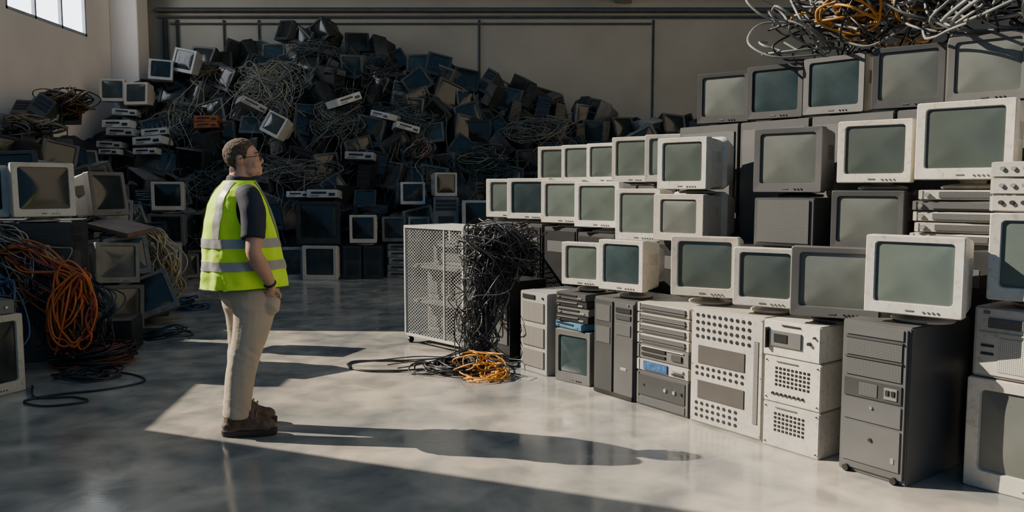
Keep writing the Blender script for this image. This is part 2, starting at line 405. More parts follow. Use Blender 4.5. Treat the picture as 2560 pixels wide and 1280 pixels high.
def put_heap(X, Y, z, yaw, pitch, roll, kind=None):
    k = kind or rnd.choices(['md', 'mg', 'mgg', 'mm', 'td', 'tg', 'bd', 'bg', 'bc', 'tm'], [32, 20, 9, 5, 9, 7, 8, 8, 1, 2])[0]
    sc = rnd.uniform(.85, 1.3)
    if k[0] == 'm':
        me = far_monitor({'md': HEAPD, 'mg': HEAPG, 'mgg': HEAPG, 'mm': HEAPM, 'mc': HEAPC}[k], {'md': GLASSB, 'mg': GLASSB, 'mgg': GLASSD, 'mm': GLASSD, 'mc': GLASSB}[k])
        nm, lb, ct = 'crt_monitor', {'md': 'black tube monitor dumped in the dark scrap heap', 'mg': 'dark grey tube monitor lying in the scrap heap', 'mgg': 'grey monitor with teal glass in the scrap heap', 'mm': 'mid-grey tube monitor tumbled into the scrap heap', 'mc': 'pale cream tube monitor sitting in the dark heap'}[k], 'monitor'
    elif k[0] == 't':
        me = far_tower({'td': HEAPD, 'tg': HEAPG, 'tm': HEAPM}[k]); nm, lb, ct = 'computer_tower', {'td': 'black', 'tg': 'dark grey', 'tm': 'grey'}[k]+' computer tower thrown on the scrap heap', 'computer'
    else:
        me = far_box({'bd': HEAPD, 'bg': HEAPG, 'bc': HEAPC, 'bo': ORBOX}[k]); nm, lb, ct = 'equipment_box', {'bd': 'flat black equipment box in the scrap heap', 'bg': 'flat grey equipment box in the scrap heap', 'bc': 'flat pale beige equipment box on the dark heap', 'bo': 'orange equipment case in the dark heap'}[k], 'equipment'
    o = single(me, nm, (max(X, -7.62), Y, z), (R(pitch), R(roll), R(yaw)), lb, ct, G1); o.scale = (sc,)*3
    return o
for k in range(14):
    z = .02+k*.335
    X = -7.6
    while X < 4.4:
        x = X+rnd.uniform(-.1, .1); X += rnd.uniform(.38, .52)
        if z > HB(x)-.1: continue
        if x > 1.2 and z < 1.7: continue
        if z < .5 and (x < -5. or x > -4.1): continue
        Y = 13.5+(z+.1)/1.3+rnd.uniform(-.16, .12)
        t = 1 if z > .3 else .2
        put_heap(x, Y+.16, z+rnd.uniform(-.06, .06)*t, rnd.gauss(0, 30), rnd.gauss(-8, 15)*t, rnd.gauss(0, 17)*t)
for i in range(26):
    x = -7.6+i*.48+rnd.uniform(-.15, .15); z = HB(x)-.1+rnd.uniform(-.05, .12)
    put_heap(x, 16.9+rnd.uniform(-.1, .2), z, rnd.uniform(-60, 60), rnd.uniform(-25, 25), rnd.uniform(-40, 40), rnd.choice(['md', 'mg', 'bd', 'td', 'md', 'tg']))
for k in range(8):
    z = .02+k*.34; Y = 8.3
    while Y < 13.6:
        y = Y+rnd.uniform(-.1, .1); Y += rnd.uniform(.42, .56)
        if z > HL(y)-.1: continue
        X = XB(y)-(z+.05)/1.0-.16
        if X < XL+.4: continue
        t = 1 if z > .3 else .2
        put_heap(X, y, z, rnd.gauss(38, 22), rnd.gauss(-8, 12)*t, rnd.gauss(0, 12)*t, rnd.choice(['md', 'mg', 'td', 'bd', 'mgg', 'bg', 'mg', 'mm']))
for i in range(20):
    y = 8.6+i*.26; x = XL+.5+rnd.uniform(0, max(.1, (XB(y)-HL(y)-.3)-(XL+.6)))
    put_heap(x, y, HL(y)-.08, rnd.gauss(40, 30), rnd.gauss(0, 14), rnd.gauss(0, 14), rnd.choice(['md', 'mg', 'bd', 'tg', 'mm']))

def fmon(X, Y, z, w, h, case, glass, yaw=0, pitch=0, roll=0, label='', stand=0.):
    tpl = monitor_tpl(round(w, 2), round(h, 2), .42, case, glass, stand, 0)
    return inst(tpl, 'crt_monitor', (X, Y, z), (R(pitch), R(roll), R(yaw)), label, 'monitor', 'tube monitors by the scrap heap')
fmon(-5.65, 13.2, 0., .58, .55, HEAPD, GLASSB, 8, label='large black tube monitor on the floor at the heap foot')
fmon(-5.65, 13.2, .56, .58, .52, HEAPM, GLASSB, 6, label='wide grey-framed monitor stacked on a black monitor')
fmon(-5.62, 13.2, 1.09, .50, .46, CREAM, GLASSB, 10, label='cream monitor topping a stack of dark monitors', stand=.05)
fmon(-3.12, 13.2, 0., .58, .56, CREAM, GLASSD, -6, label='pale monitor standing on the floor before the heap')
fmon(-3.72, 13.3, 0., .50, .53, HEAPM, GLASSB, 10, label='grey-framed monitor on the floor beside a pale one')
fmon(-4.3, 13.45, 0., .50, .50, HEAPD, GLASSB, 10, label='black monitor on the floor at the heap foot')
fmon(-3.2, 13.35, .58, .72, .70, HEAPD, GLASSB, 4, label='very large black tube television stacked above pale monitors')
fmon(-2.45, 13.3, .56, .44, .46, CREAM, GLASSB, 2, label='cream monitor standing on two dark towers', stand=.04)
fmon(-1.72, 13.9, 1.22, .42, .38, HEAPC, GLASSB, 8, label='cream-framed monitor on stacked grey monitors')
fmon(-1.2, 13.75, 1.36, .40, .40, HEAPC, GLASSB, 25, label='pale monitor turned aside on the stack')
fmon(-1.98, 13.6, .6, .40, .42, HEAPM, GLASSB, 0, label='grey monitor stacked on flat equipment boxes')
fmon(-1.56, 13.6, .6, .36, .42, HEAPM, GLASSD, 0, label='narrow grey monitor stacked on flat boxes')
fmon(-.5, 13.2, .84, .58, .46, HEAPC, GLASSB, -8, label='pale wide monitor on stacked dark equipment')
for X, Y, z, sx in ((-2.63, 13.35, 0, 1), (-2.3, 13.35, 0, 1)):
    single(far_tower(HEAPD, .30, .55, .45), 'computer_tower', (X, Y, z), (0, 0, 0), 'black computer tower carrying a cream monitor', 'computer', 'dark towers at the heap foot')
single(far_tower(mat('blue_grey_steel', (.12, .16, .19), .5), .42, .55, .45), 'computer_tower', (-1.1, 13.4, .8), (0, 0, R(4)), 'blue-grey computer tower on stacked boxes', 'computer')
for i in range(5):
    single(far_box(HEAPM, .44, .11, .40), 'equipment_box', (-1.85, 13.5, i*.115), (0, 0, R(rnd.uniform(-6, 6))), 'flat grey equipment box in a neat stack on the floor', 'equipment', 'stacked flat boxes')
    single(far_box(HEAPD, .44, .15, .40), 'equipment_box', (-1.25, 13.5, i*.16), (0, 0, R(rnd.uniform(-6, 6))), 'flat black equipment box stacked on the floor', 'equipment', 'stacked flat boxes')
    single(far_box(HEAPD, .5, .16, .40), 'equipment_box', (-.55, 13.25, i*.165), (0, 0, R(rnd.uniform(-6, 6))), 'flat black equipment box stacked on the floor', 'equipment', 'stacked flat boxes')
def on(X, z): return 13.5+z/1.3-.15
for X, z, w, h, yaw, pi_, ro, lb in ((-7.6, 3.12, .46, .42, 8, -5, 0, 'cream monitor perched high on the heap'), (-7.08, 3.05, .48, .42, -8, -5, 0, 'cream monitor perched beside its twin on the heap'),
        (-6.85, 3.55, .44, .4, 15, -10, 3, 'pale-edged monitor near the crest'), (-6.4, 3.72, .50, .46, -15, -8, 12, 'pale monitor leaning at the crest of the heap')):
    fmon(X, on(X, z)-.2, z, w, h, CREAM if z < 3.3 else HEAPC, GLASSD if z < 3.3 else GLASSB, yaw, pi_, ro, lb)
fmon(-4.4, on(0, 2.5)-.35, 2.42, .46, .42, CREAM, GLASSD, -25, -18, 24, 'white monitor tipped on its corner in the dark heap')
for X, z, ya, ro, kd in ((-7.35, 2.22, 5, 2, 'bc'), (-7.3, 2.1, -8, 0, 'bc'), (-6.6, 2.46, 10, -6, 'bc'), (-6.62, 2.28, -4, -4, 'bc'), (-6.65, 2.1, 2, -2, 'bc'), (-7.3, 2.85, 12, 3, 'bc'), (-7.3, 2.6, -4, 0, 'bc'), (-7.2, 2.45, 0, 2, 'bc'),
        (-2.75, 2.0, 0, 2, 'bc'), (-3.3, 1.32, 0, 0, 'bc'), (-3.75, 1.33, 4, 0, 'bc'), (-2.0, 2.55, 20, 14, 'bc'), (-5.7, 2.6, 10, -4, 'bo'), (-5.72, 2.72, 8, -2, 'bo'), (-5.0, 3.0, 30, 25, 'bc'), (-3.2, 3.1, 40, -20, 'bc'), (-2.4, 2.8, -30, 12, 'bc'), (-3.5, 3.7, 20, 10, 'bg'), (-4.6, 1.6, 20, 10, 'bg')):
    put_heap(X, on(X, z)-.22, z, ya, -4, ro, kd)

def heap_tangle(X, z, rx, rz, n, mats, lb, seed):
    rg = random.Random(seed); Y = 13.5+z/1.3-.3
    ps = nest_paths((0, 0, 0), (rx, .14, rz), int(n*1.1), len(mats), (1.1, 3.), (.25, 1.), rg=rg)
    for i in range(n//3):      # loose strands hanging out of the nest
        x0 = rg.gauss(0, rx*.5); z0 = rg.uniform(-rz*.5, rz*.3); dx = rg.gauss(0, .1)
        ps.append((cat([(x0, -.05, z0), (x0+dx+rg.gauss(0, .08), -.12, z0-.2), (x0+dx*2+rg.gauss(0, .08), -.1, z0-.42), (x0+dx*3+rg.gauss(0, .12), -.05, z0-.6-rg.random()*.3)], 5), rg.randrange(len(mats))))
    out = []
    for p, mi in ps:
        q = p.copy(); q[:, 0] += X; q[:, 2] += z; q[:, 1] = Y+p[:, 1]+(q[:, 2]-z)/1.3
        out.append((q, mi))
    single(tubes('cable_tangle', out, .0075, mats, 4), 'cable_tangle', label=lb, cat='cables', group='cable tangles on the heap', kind='stuff')
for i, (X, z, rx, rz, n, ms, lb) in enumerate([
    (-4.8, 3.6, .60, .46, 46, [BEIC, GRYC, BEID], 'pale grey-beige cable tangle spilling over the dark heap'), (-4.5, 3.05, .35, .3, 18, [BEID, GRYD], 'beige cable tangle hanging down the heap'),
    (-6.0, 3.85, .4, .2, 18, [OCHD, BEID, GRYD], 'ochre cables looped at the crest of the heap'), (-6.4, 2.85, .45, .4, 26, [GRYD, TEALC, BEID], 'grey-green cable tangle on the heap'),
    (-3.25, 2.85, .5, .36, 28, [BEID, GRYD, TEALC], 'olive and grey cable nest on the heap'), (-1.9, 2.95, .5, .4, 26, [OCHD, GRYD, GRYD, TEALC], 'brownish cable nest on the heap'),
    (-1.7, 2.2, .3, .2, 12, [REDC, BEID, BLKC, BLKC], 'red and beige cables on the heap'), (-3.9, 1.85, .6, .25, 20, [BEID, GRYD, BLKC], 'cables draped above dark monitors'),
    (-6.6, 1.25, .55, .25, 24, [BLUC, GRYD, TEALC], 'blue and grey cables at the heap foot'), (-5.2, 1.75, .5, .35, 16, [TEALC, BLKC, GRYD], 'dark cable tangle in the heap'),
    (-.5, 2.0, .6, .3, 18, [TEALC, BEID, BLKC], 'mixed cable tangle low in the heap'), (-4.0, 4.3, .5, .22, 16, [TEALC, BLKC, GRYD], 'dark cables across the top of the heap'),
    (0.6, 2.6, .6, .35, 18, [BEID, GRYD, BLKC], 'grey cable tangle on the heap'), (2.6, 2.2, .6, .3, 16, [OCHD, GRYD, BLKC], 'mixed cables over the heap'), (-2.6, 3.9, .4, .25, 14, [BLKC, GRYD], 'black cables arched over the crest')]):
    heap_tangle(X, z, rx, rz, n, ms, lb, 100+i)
rg = random.Random(77); ps = []
for i in range(260):
    x = rg.uniform(-7.2, 3.2); z = rg.uniform(.7, max(.8, HB(x))); a = rg.uniform(0, 6.3); pts = []
    for k in range(rg.randrange(5, 10)):
        pts.append((x, 13.5+z/1.3-.16-rg.random()*.2, z)); a += rg.gauss(0, .8); x = max(-7.5, x+.17*math.cos(a)); z = max(.5, min(HB(x)+.05, z+.15*math.sin(a)-.04))
    ps.append((cat(pts, 5), rg.randrange(4)))
single(tubes('loose_cables', ps, .005, [GRYD, BLKC, BEID, TEALC], 4), 'loose_cables', label='thin loose cables strewn all over the dark heap', cat='cables', kind='stuff')
for i, (c, r, n, ms, lb) in enumerate([((-7.3, 12.3, 2.40), (.4, .4, .16), 26, [OCHC, OCHD, BEID, BLKC], 'ochre cables heaped beside the plaster wall'), ((-7.2, 13.2, 2.9), (.45, .4, .2), 26, [REDC, BLKC, OCHD, BLKC], 'dark red cables heaped beside the wall'),
     ((-5.7, 11.0, 1.1), (.4, .6, .3), 34, [BLUC, GRYD, BEID], 'blue and pale cables over dark equipment'), ((-5.2, 9.6, 1.2), (.4, .5, .25), 30, [TEALC, GRYD, BEID], 'teal and pale cables over the pile')]):
    single(tubes('cable_tangle', nest_paths(c, r, n, len(ms), rg=random.Random(200+i)), .0095, ms, 4), 'cable_tangle', label=lb, cat='cables', group='cable tangles on the heap', kind='stuff')

# ================================================================== RIGHT-HAND WALL OF EQUIPMENT
TH = -54.; P0 = Vector((.03, 6.59)); T = Vector((.588, -.809)); B = Vector((.809, .588))
def rp(u, off): p = P0+T*u+B*off; return p.x, p.y
GT = 'equipment lined up in a stacked wall'
def rowunit(tpl, name, u, off, d, z, label, cat_, yaw=TH, group=GT):
    x, y = rp(u, off+d/2); return inst(tpl, name, (x, y, z), (0, 0, R(yaw)), label, cat_, group)
def rowmon(u, off, z, w, h, case, glass, yaw, label, stand=.06, d=.42, btn=4, fr=.81, fh=.78, back=.6, pitch=0):
    x, y = rp(u, off)
    return inst(monitor_tpl(w, h, d, case, glass, stand, btn, fr, fh, back), 'crt_monitor', (x, y, z), (R(pitch), 0, R(yaw)), label, 'monitor', 'tube monitors in the stacked wall')

AGED = mat('grimy_grey_beige_metal', (.27, .26, .235), .5, var=.15, scale=5)
A = [('vent_grille', 'b', 0, .50, .28, .16, .010, VENTB), ('vent_grille', 'b', 0, .30, .28, .16, .010, VENTB), ('vent_grille', 'b', 0, .12, .28, .14, .010, VENTB), ('drive_bay', 'b', -.06, .62, .16, .035, .01, BLK), ('power_button', 'c', .12, .62, .02, 0, .01, BLK)]
rowunit(unit_tpl(.36, .66, .5, AGED, A), 'computer_tower', .22, .02, .5, 0, 'grey-beige tower with three perforated front grilles', 'computer')
rowmon(.65, .24, 0, .36, .41, GREYP, GLASSD, TH+8, 'small grey television standing on the concrete floor', 0, .40, 3, .82, .72)
DK = [DARKG, BLK, GREYP, BLK, mat('blue_drive_front', (.06, .18, .29), .4)]
for i in range(5):
    m = DK[4-i]; f = [('front_slot', 'b', -.04, .036, .22, .012, .008, BLK if m is not BLK else GREYP), ('label_plate', 'b', .1, .018, .05, .014, .006, SILV), ('eject_button', 'b', -.13, .016, .02, .01, .008, GREYP)]
    rowunit(unit_tpl(.34, .054, .34, m, f), 'disc_drive', .64+rnd.uniform(-.015, .015), .05, .34, .415+i*.057, 'flat '+('blue-fronted' if i == 0 else 'dark')+' drive unit stacked on a small television', 'disc drive', TH+rnd.uniform(-5, 8), 'drives stacked on the small television')
C = [('side_door', 'b', -.105, .36, .19, .66, .012, DARKG), ('front_panel', 'b', .105, .36, .19, .66, .012, TOWG), ('vent_grille', 'b', -.105, .60, .15, .12, .016, VENTD), ('vent_grille', 'b', -.105, .44, .15, .12, .016, VENTD),
     ('drive_bay', 'b', .105, .64, .15, .035, .02, BLK), ('drive_bay', 'b', .105, .59, .15, .035, .02, DARKG), ('vent_grille', 'b', .105, .50, .15, .08, .018, VENTD), ('label_plate', 'b', .11, .22, .06, .02, .016, SILV), ('power_button', 'c', .15, .68, .016, 0, .02, SILV), ('base_plinth', 'b', 0, .02, .40, .03, .016, BLK)]
rowunit(unit_tpl(.42, .71, .5, TOWG, C), 'computer_tower', 1.155, .03, .5, 0, 'wide dark grey server tower with two front columns', 'computer')
wD = .47
def rack(u, off, z, h, case, feats, lb, w=wD, d=.5, yaw=TH):
    ears = [('rack_ear', 'b', s*(w/2-.012), h/2, .022, h*.9, .006, case) for s in (-1, 1)]
    return rowunit(unit_tpl(w, h-.002, d, case, feats+ears), 'rack_unit', u, off, d, z, lb, 'rack equipment', yaw)
rack(1.625, .03, 0, .245, TOWG, [('front_panel', 'b', 0, .15, .42, .14, .01, DARKG), ('knob', 'c', .04, .15, .028, 0, .02, SILV), ('knob', 'c', .12, .15, .028, 0, .02, SILV), ('knob', 'c', .18, .15, .02, 0, .02, BLK), ('vent_grille', 'b', 0, .04, .42, .05, .01, VENTD), ('socket', 'c', -.16, .15, .02, 0, .014, BLK)], 'grey amplifier unit with two silver knobs on the floor')
rack(1.625, .03, .245, .085, CREAM2, [('display_panel', 'b', -.06, .043, .22, .06, .01, BLUEP), ('button_strip', 'b', .14, .05, .10, .018, .012, SILV), ('button_strip', 'b', .14, .025, .10, .012, .012, BLK)], 'pale rack unit with a blue circuit display')
rack(1.625, .03, .33, .105, GREYP, [('drive_slot', 'b', -.08, .07, .22, .02, .01, BLK), ('drive_slot', 'b', -.08, .035, .22, .02, .01, BLK), ('button_strip', 'b', .13, .05, .09, .04, .012, DARKG), ('label_plate', 'b', .0, .088, .38, .008, .01, CREAM)], 'grey rack drive unit with two black slots')
for i in range(4):
    rack(1.625, .03, .435+i*.072, .070, CREAM2, [('vent_grille', 'b', 0, .035, .40, .044, .01, VENTD), ('handle', 'b', 0, .035, .42, .006, .018, GREYP)], 'slim beige rack unit with a dark vent slot')
PANEL = mat('dark_taupe_panel', (.055, .05, .045), .6, var=.15)
zE = .745; feats = [('front_plate', 'b', 0, zE/2, .54, .72, .008, CREAM), ('dark_panel', 'b', -.03, .45, .36, .115, .014, PANEL), ('dark_panel', 'b', -.03, .225, .36, .115, .014, PANEL), ('vent_grille', 'b', .23, .345, .035, .50, .012, VENTB)]
for zz in (.70, .655, .61, .565): feats += [('jack_socket', 'c', -.22+i*.044, zz, .027, 0, .012, BLK) for i in range(10)]
for zz in (.365, .325): feats += [('jack_socket', 'c', -.22+i*.044, zz, .025, 0, .012, BLK) for i in range(9)]
for zz in (.135, .095, .055): feats += [('jack_socket', 'c', -.22+i*.044, zz, .025, 0, .012, BLK) for i in range(8)]
for sx in (-1, 1):
    for zz in (.03, .38, .72): feats.append(('screw', 'c', sx*.262, zz, .01, 0, .01, SILV))
rowunit(unit_tpl(.56, zE, .5, CREAM2, feats), 'patch_bay_cabinet', 2.16, .02, .5, 0, 'beige cabinet with rows of black jack sockets', 'rack equipment')
def instr(u, z, h, kind, lb):
    f = []
    if kind == 'meter':
        f = [('display_panel', 'b', -.03, h*.5, .20, .09, .012, GREYP), ('dial_window', 'b', -.06, h*.52, .09, .05, .016, BLK), ('handle', 'b', -.15, h*.5, .012, .12, .03, BLK), ('knob', 'c', .12, h*.5, .022, 0, .02, BLK), ('knob', 'c', .15, h*.68, .014, 0, .016, BLK), ('label_plate', 'b', .0, h*.88, .12, .008, .01, BLK)]
    else:
        for r_ in range(5):
            for c_ in range(9 if kind == 'a' else 8): f.append(('vent_slot', 'b', -.10+c_*.026, h*.40+r_*.024, .016, .015, .004, BLK))
        if kind == 'a': f += [('jack_socket', 'c', -.12+i*.028, h*.2, .018, 0, .010, BLK) for i in range(8)]
        f += [('label_plate', 'b', -.03, h*.9, .14, .006, .009, GREYP)]
        for sx in (-1, 1): f += [('rivet', 'c', sx*.165, h*.9, .008, 0, .009, BLK), ('rivet', 'c', sx*.165, h*.1, .008, 0, .009, BLK)]
    rowunit(unit_tpl(.37, h-.003, .42, CREAM, f), 'test_instrument', u, .0, .42, z, lb, 'electronic instrument')
instr(2.64, 0, .265, 'b', 'beige instrument with a square of vent slots'); instr(2.64, .265, .27, 'a', 'beige instrument with vents and black sockets'); instr(2.63, .535, .21, 'meter', 'beige meter with a grey display panel and handle')
Gf = [('front_panel', 'b', 0, .41, .34, .77, .014, TOWG), ('drive_cover', 'b', 0, .765, .31, .055, .022, TOWG), ('vent_grille', 'b', 0, .675, .30, .09, .022, VENTD), ('vent_grille', 'b', 0, .57, .30, .09, .022, VENTD), ('drive_cover', 'b', 0, .622, .31, .010, .026, DARKG), ('drive_cover', 'b', 0, .725, .31, .010, .026, DARKG),
      ('drive_bay', 'b', 0, .46, .31, .095, .022, DARKG), ('vent_grille', 'b', -.02, .46, .10, .07, .026, VENTD), ('button_pad', 'b', .10, .46, .07, .06, .028, SILV), ('button', 'b', .085, .465, .02, .03, .034, BLK), ('button', 'b', .115, .465, .02, .03, .034, BLK),
      ('drawer_panel', 'b', 0, .345, .31, .11, .022, TOWG), ('lock', 'c', .0, .37, .018, 0, .03, SILV), ('drawer_panel', 'b', 0, .17, .31, .21, .022, TOWG), ('lock', 'c', 0, .20, .022, 0, .03, BLK), ('label_plate', 'b', .12, .12, .02, .03, .026, SILV), ('caster_foot', 'c', -.13, .02, .04, 0, .03, BLK), ('caster_foot', 'c', .13, .02, .04, 0, .03, BLK)]
rowunit(unit_tpl(.37, .81, .62, TOWG, Gf), 'computer_tower', 3.13, .0, .62, 0, 'tall dark grey server tower with mesh drive bays', 'computer')
rowmon(3.74, .55, 0, .60, .56, CREAM, GLASSG, TH+4, 'large cream television standing on the floor', 0, .5, 3, .80, .74, .7)
Hf = [('front_plate', 'b', 0, .18, .47, .33, .01, CREAM), ('vent_grille', 'b', .02, .275, .40, .05, .016, VENTD), ('drive_cover', 'b', 0, .225, .44, .010, .016, CREAM2), ('vent_grille', 'b', .04, .12, .34, .17, .014, VENTL), ('drive_slot', 'b', -.18, .16, .06, .012, .016, BLK), ('drive_slot', 'b', -.18, .12, .06, .012, .016, BLK), ('badge', 'b', -.19, .325, .03, .016, .014, GREYP)]
rowunit(unit_tpl(.50, .35, .5, CREAM2, Hf), 'rack_unit', 3.72, .30, .5, .565, 'beige server chassis with vent slot and perforated front', 'rack equipment')
rowmon(3.73, .52, .92, .50, .42, CREAM, GLASS, TH+14, 'cream monitor standing on a beige server chassis', .04, .44)
for i in range(3):
    fe = [('knob', 'c', -.18+k*.05, .045, .024, 0, .02, SILV if i else BLK) for k in range(8)]+[('front_plate', 'b', 0, .04, .44, .07, .006, CREAM2)]
    rack(3.74, .32, 1.385+i*.082, .08, CREAM2, fe, 'pale rack mixer unit with a row of knobs', d=.4)

rowmon(.63, .28, .705, .34, .33, CREAM, GLASS, -35, 'small cream monitor standing on stacked drives', .05, .36)
rowmon(1.16, .24, .712, .38, .36, CREAM, GLASSD, -42, 'cream-framed monitor with dark teal glass on a dark tower', .06, .42)
rowmon(1.85, .24, .748, .43, .385, CREAM, GLASS, -28, 'cream monitor on a round foot above rack equipment', .06, .40)
rowmon(2.32, .24, .748, .37, .35, CREAM, GLASS, -32, 'smaller cream monitor standing on the jack cabinet', .05, .38)
rowmon(2.75, .27, .748, .46, .39, GREYP, GLASSG, -30, 'dark grey monitor with a dull grey screen', .04, .42)
rowmon(3.23, .27, .812, .46, .40, CREAM, GLASS, -42, 'large cream monitor standing on the tall grey tower', .05, .44)

def support(u, off, h, w=.46, d=.5, m=DARKG):
    f = [('door', 'b', 0, h/2, w-.04, h-.06, .01, BLK), ('handle', 'b', w*.38, h*.55, .012, .12, .024, SILV), ('vent_grille', 'b', 0, h*.85, w-.12, .10, .014, VENTD)]
    rowunit(unit_tpl(w, h, d, m, f), 'equipment_cabinet', u, off, d, 0, 'dark steel equipment cabinet carrying monitors', 'cabinet', group='dark cabinets under the upper monitors')
for u, h in ((-1.16, 1.17), (-.69, 1.17), (-.2, 1.15), (.27, 1.12), (.75, 1.08), (1.22, 1.10), (1.7, 1.10), (2.17, 1.11), (2.66, 1.09), (3.17, 1.19)): support(u, .64, h)
OF = .81
rowmon(.25, OF, 1.12, .44, .38, CREAM, GLASS, -38, 'cream monitor in the upper row of the stack', .05)
rowmon(-.22, OF, 1.15, .43, .38, CREAM, GLASS, -36, 'cream monitor standing shoulder to shoulder with others', .04)
rowmon(-.74, OF, 1.17, .45, .38, CREAM, GLASSD, -30, 'cream monitor with dark glass above the cable tangle', .04)
rowmon(-1.22, OF+.08, 1.17, .44, .38, CREAM, GLASS, -28, 'cream monitor at the end of the upper row', .04)
rowmon(.74, OF, 1.085, .41, .41, CREAM, GLASS, -40, 'tall cream monitor with control row in the upper stack', .0, .42, 5)
rowmon(1.21, OF, 1.105, .44, .35, CREAM2, GLASSG, -46, 'deep beige box monitor carrying another monitor', .0, .48, 4, .72, .72, .9)
rowmon(1.22, OF, 1.46, .42, .38, CREAM, GLASS, -44, 'cream monitor resting on a deep beige monitor', .03, .46, 4, .8, .76, .85)
mb = [('vent_grille', 'b', 0, .165, .36, .28, .012, VENTD), ('base_plinth', 'b', 0, .012, .38, .02, .014, BLK)]
rowunit(unit_tpl(.42, .32, .5, DARKG, mb), 'speaker_cabinet', 2.08, .62, .5, 1.115, 'dark box with a fine mesh front', 'speaker', -46)
rowmon(2.08, OF+.04, 1.44, .46, .42, TOWG, GLASSG, -42, 'dark grey television on the mesh-fronted box', .03, .46, 3)
rowmon(2.64, OF+.04, 1.095, .42, .37, DARKG, GLASSG, -42, 'dark monitor under a cream one', .02, .46, 3, .84, .76, .85)
rowmon(2.66, OF+.04, 1.49, .42, .37, CREAM, GLASS, -40, 'cream monitor stacked on a dark monitor', .04, .44, 4)
for i in range(5):
    m = (CREAM2, CREAM2, CREAM2, GREYP, CREAM2)[i]
    rack(3.2+rnd.uniform(-.02, .02), .60, 1.195+i*.06, .056, m, [('vent_grille', 'b', .02, .028, .30, .034, .01, VENTD), ('knob', 'c', -.19, .028, .03, 0, .02, SILV), ('power_switch', 'b', .2, .028, .02, .02, .012, BLK)], 'slim rack amplifier with a perforated front and round knob', d=.46, yaw=TH+rnd.uniform(4, 12))
rowmon(3.2, .82, 1.495, .48, .42, CREAM, GLASS, -44, 'large cream monitor on stacked rack amplifiers', .05, .46, 4)
for u in (-1.1, -.6, -.1, .4): support(u, 1.24, 1.52, .48)
for u, w, z_, ya in ((-1.12, .36, 1.52, -30), (-.72, .38, 1.52, -34), (-.34, .38, 1.52, -40), (.02, .40, 1.56, -36), (.44, .42, 1.56, -30)):
    rowmon(u, 1.40, z_ if z_ < 1.55 else 1.52, w, .37 if z_ < 1.55 else .41, CREAM, GLASS, ya, 'small cream monitor in the rear row of the stack', .03, .34, 3)
def tall_rack(u, off):
    f = [('mesh_door', 'b', 0, 1.0, .54, 1.88, .012, VENTD), ('handle', 'b', .22, 1.0, .02, .2, .03, SILV)]
    rowunit(unit_tpl(.60, 2.0, .7, DARKG, f), 'server_rack', u, off, .7, 0, 'tall dark server rack with a mesh door', 'server rack', group='tall racks behind the monitors')
for u in (.98, 1.6, 2.22, 2.84, 3.46): tall_rack(u, 1.2)
for i, u in enumerate((1.0, 1.5, 2.0, 2.5, 3.0, 3.5)):
    rowmon(u, 1.48, 2.0, .44, .40, (DARKG, DARKG, GREYP, DARKG, GREYP, CREAM2)[i], (GLASSG, GLASSD, GLASSD, GLASSG, GLASSG, GLASS)[i], -38-4*(i % 3), 'monitor laid on top of a tall server rack', .02, .42, 3)
def mound(u0, u1, zc, n, mats, lb, seed, rz=.2, rad=.012, rr=.42):
    rg = random.Random(seed); out = []
    for i in range(n):
        u = rg.uniform(u0, u1); x, y = rp(u, 1.38+rg.uniform(-.18, .25)); z0 = zc+rg.uniform(-.15, .2)
        p = nest_paths((x, y, z0), (rr*rg.uniform(.5, 1), rr*.6, rz), 1, 1, (.7, 1.9), (.6, 1.), rg)[0][0]
        out.append((p, rg.randrange(len(mats))))
    single(tubes('cable_tangle', out, rad, mats, 5, zmin=2.42), 'cable_tangle', label=lb, cat='cables', group='cables heaped on the tall racks', kind='stuff')
mound(1.6, 3.7, 2.70, 130, [BLKC, GRYC, BLKC, GRYC], 'mound of black and grey cables on top of the racks', 5, .2, .009)
mound(1.9, 2.4, 2.78, 16, [YELO], 'yellow cable coils among black ones on the racks', 6, .15, .009)
mound(2.3, 2.7, 2.85, 8, [REDC, GRYC], 'red and grey cables on the racks', 7, .14)
mound(2.6, 3.7, 2.85, 34, [GRYC, BEIC, GRYC], 'thick pale grey cable loops on the racks', 8, .22, .013)
for u, z_, ya, ro in ((2.1, 2.92, -30, 16), (2.55, 2.98, -60, -12)):
    x, y = rp(u, 1.3)
    inst(unit_tpl(.46, .07, .22, CREAM, [('key_block', 'b', 0, .035, .4, .04, .01, GREYP)]), 'keyboard', (x, y, z_), (R(40), R(ro), R(ya)), 'beige keyboard lying in the cable mound', 'keyboard', 'keyboards in the cable mound')

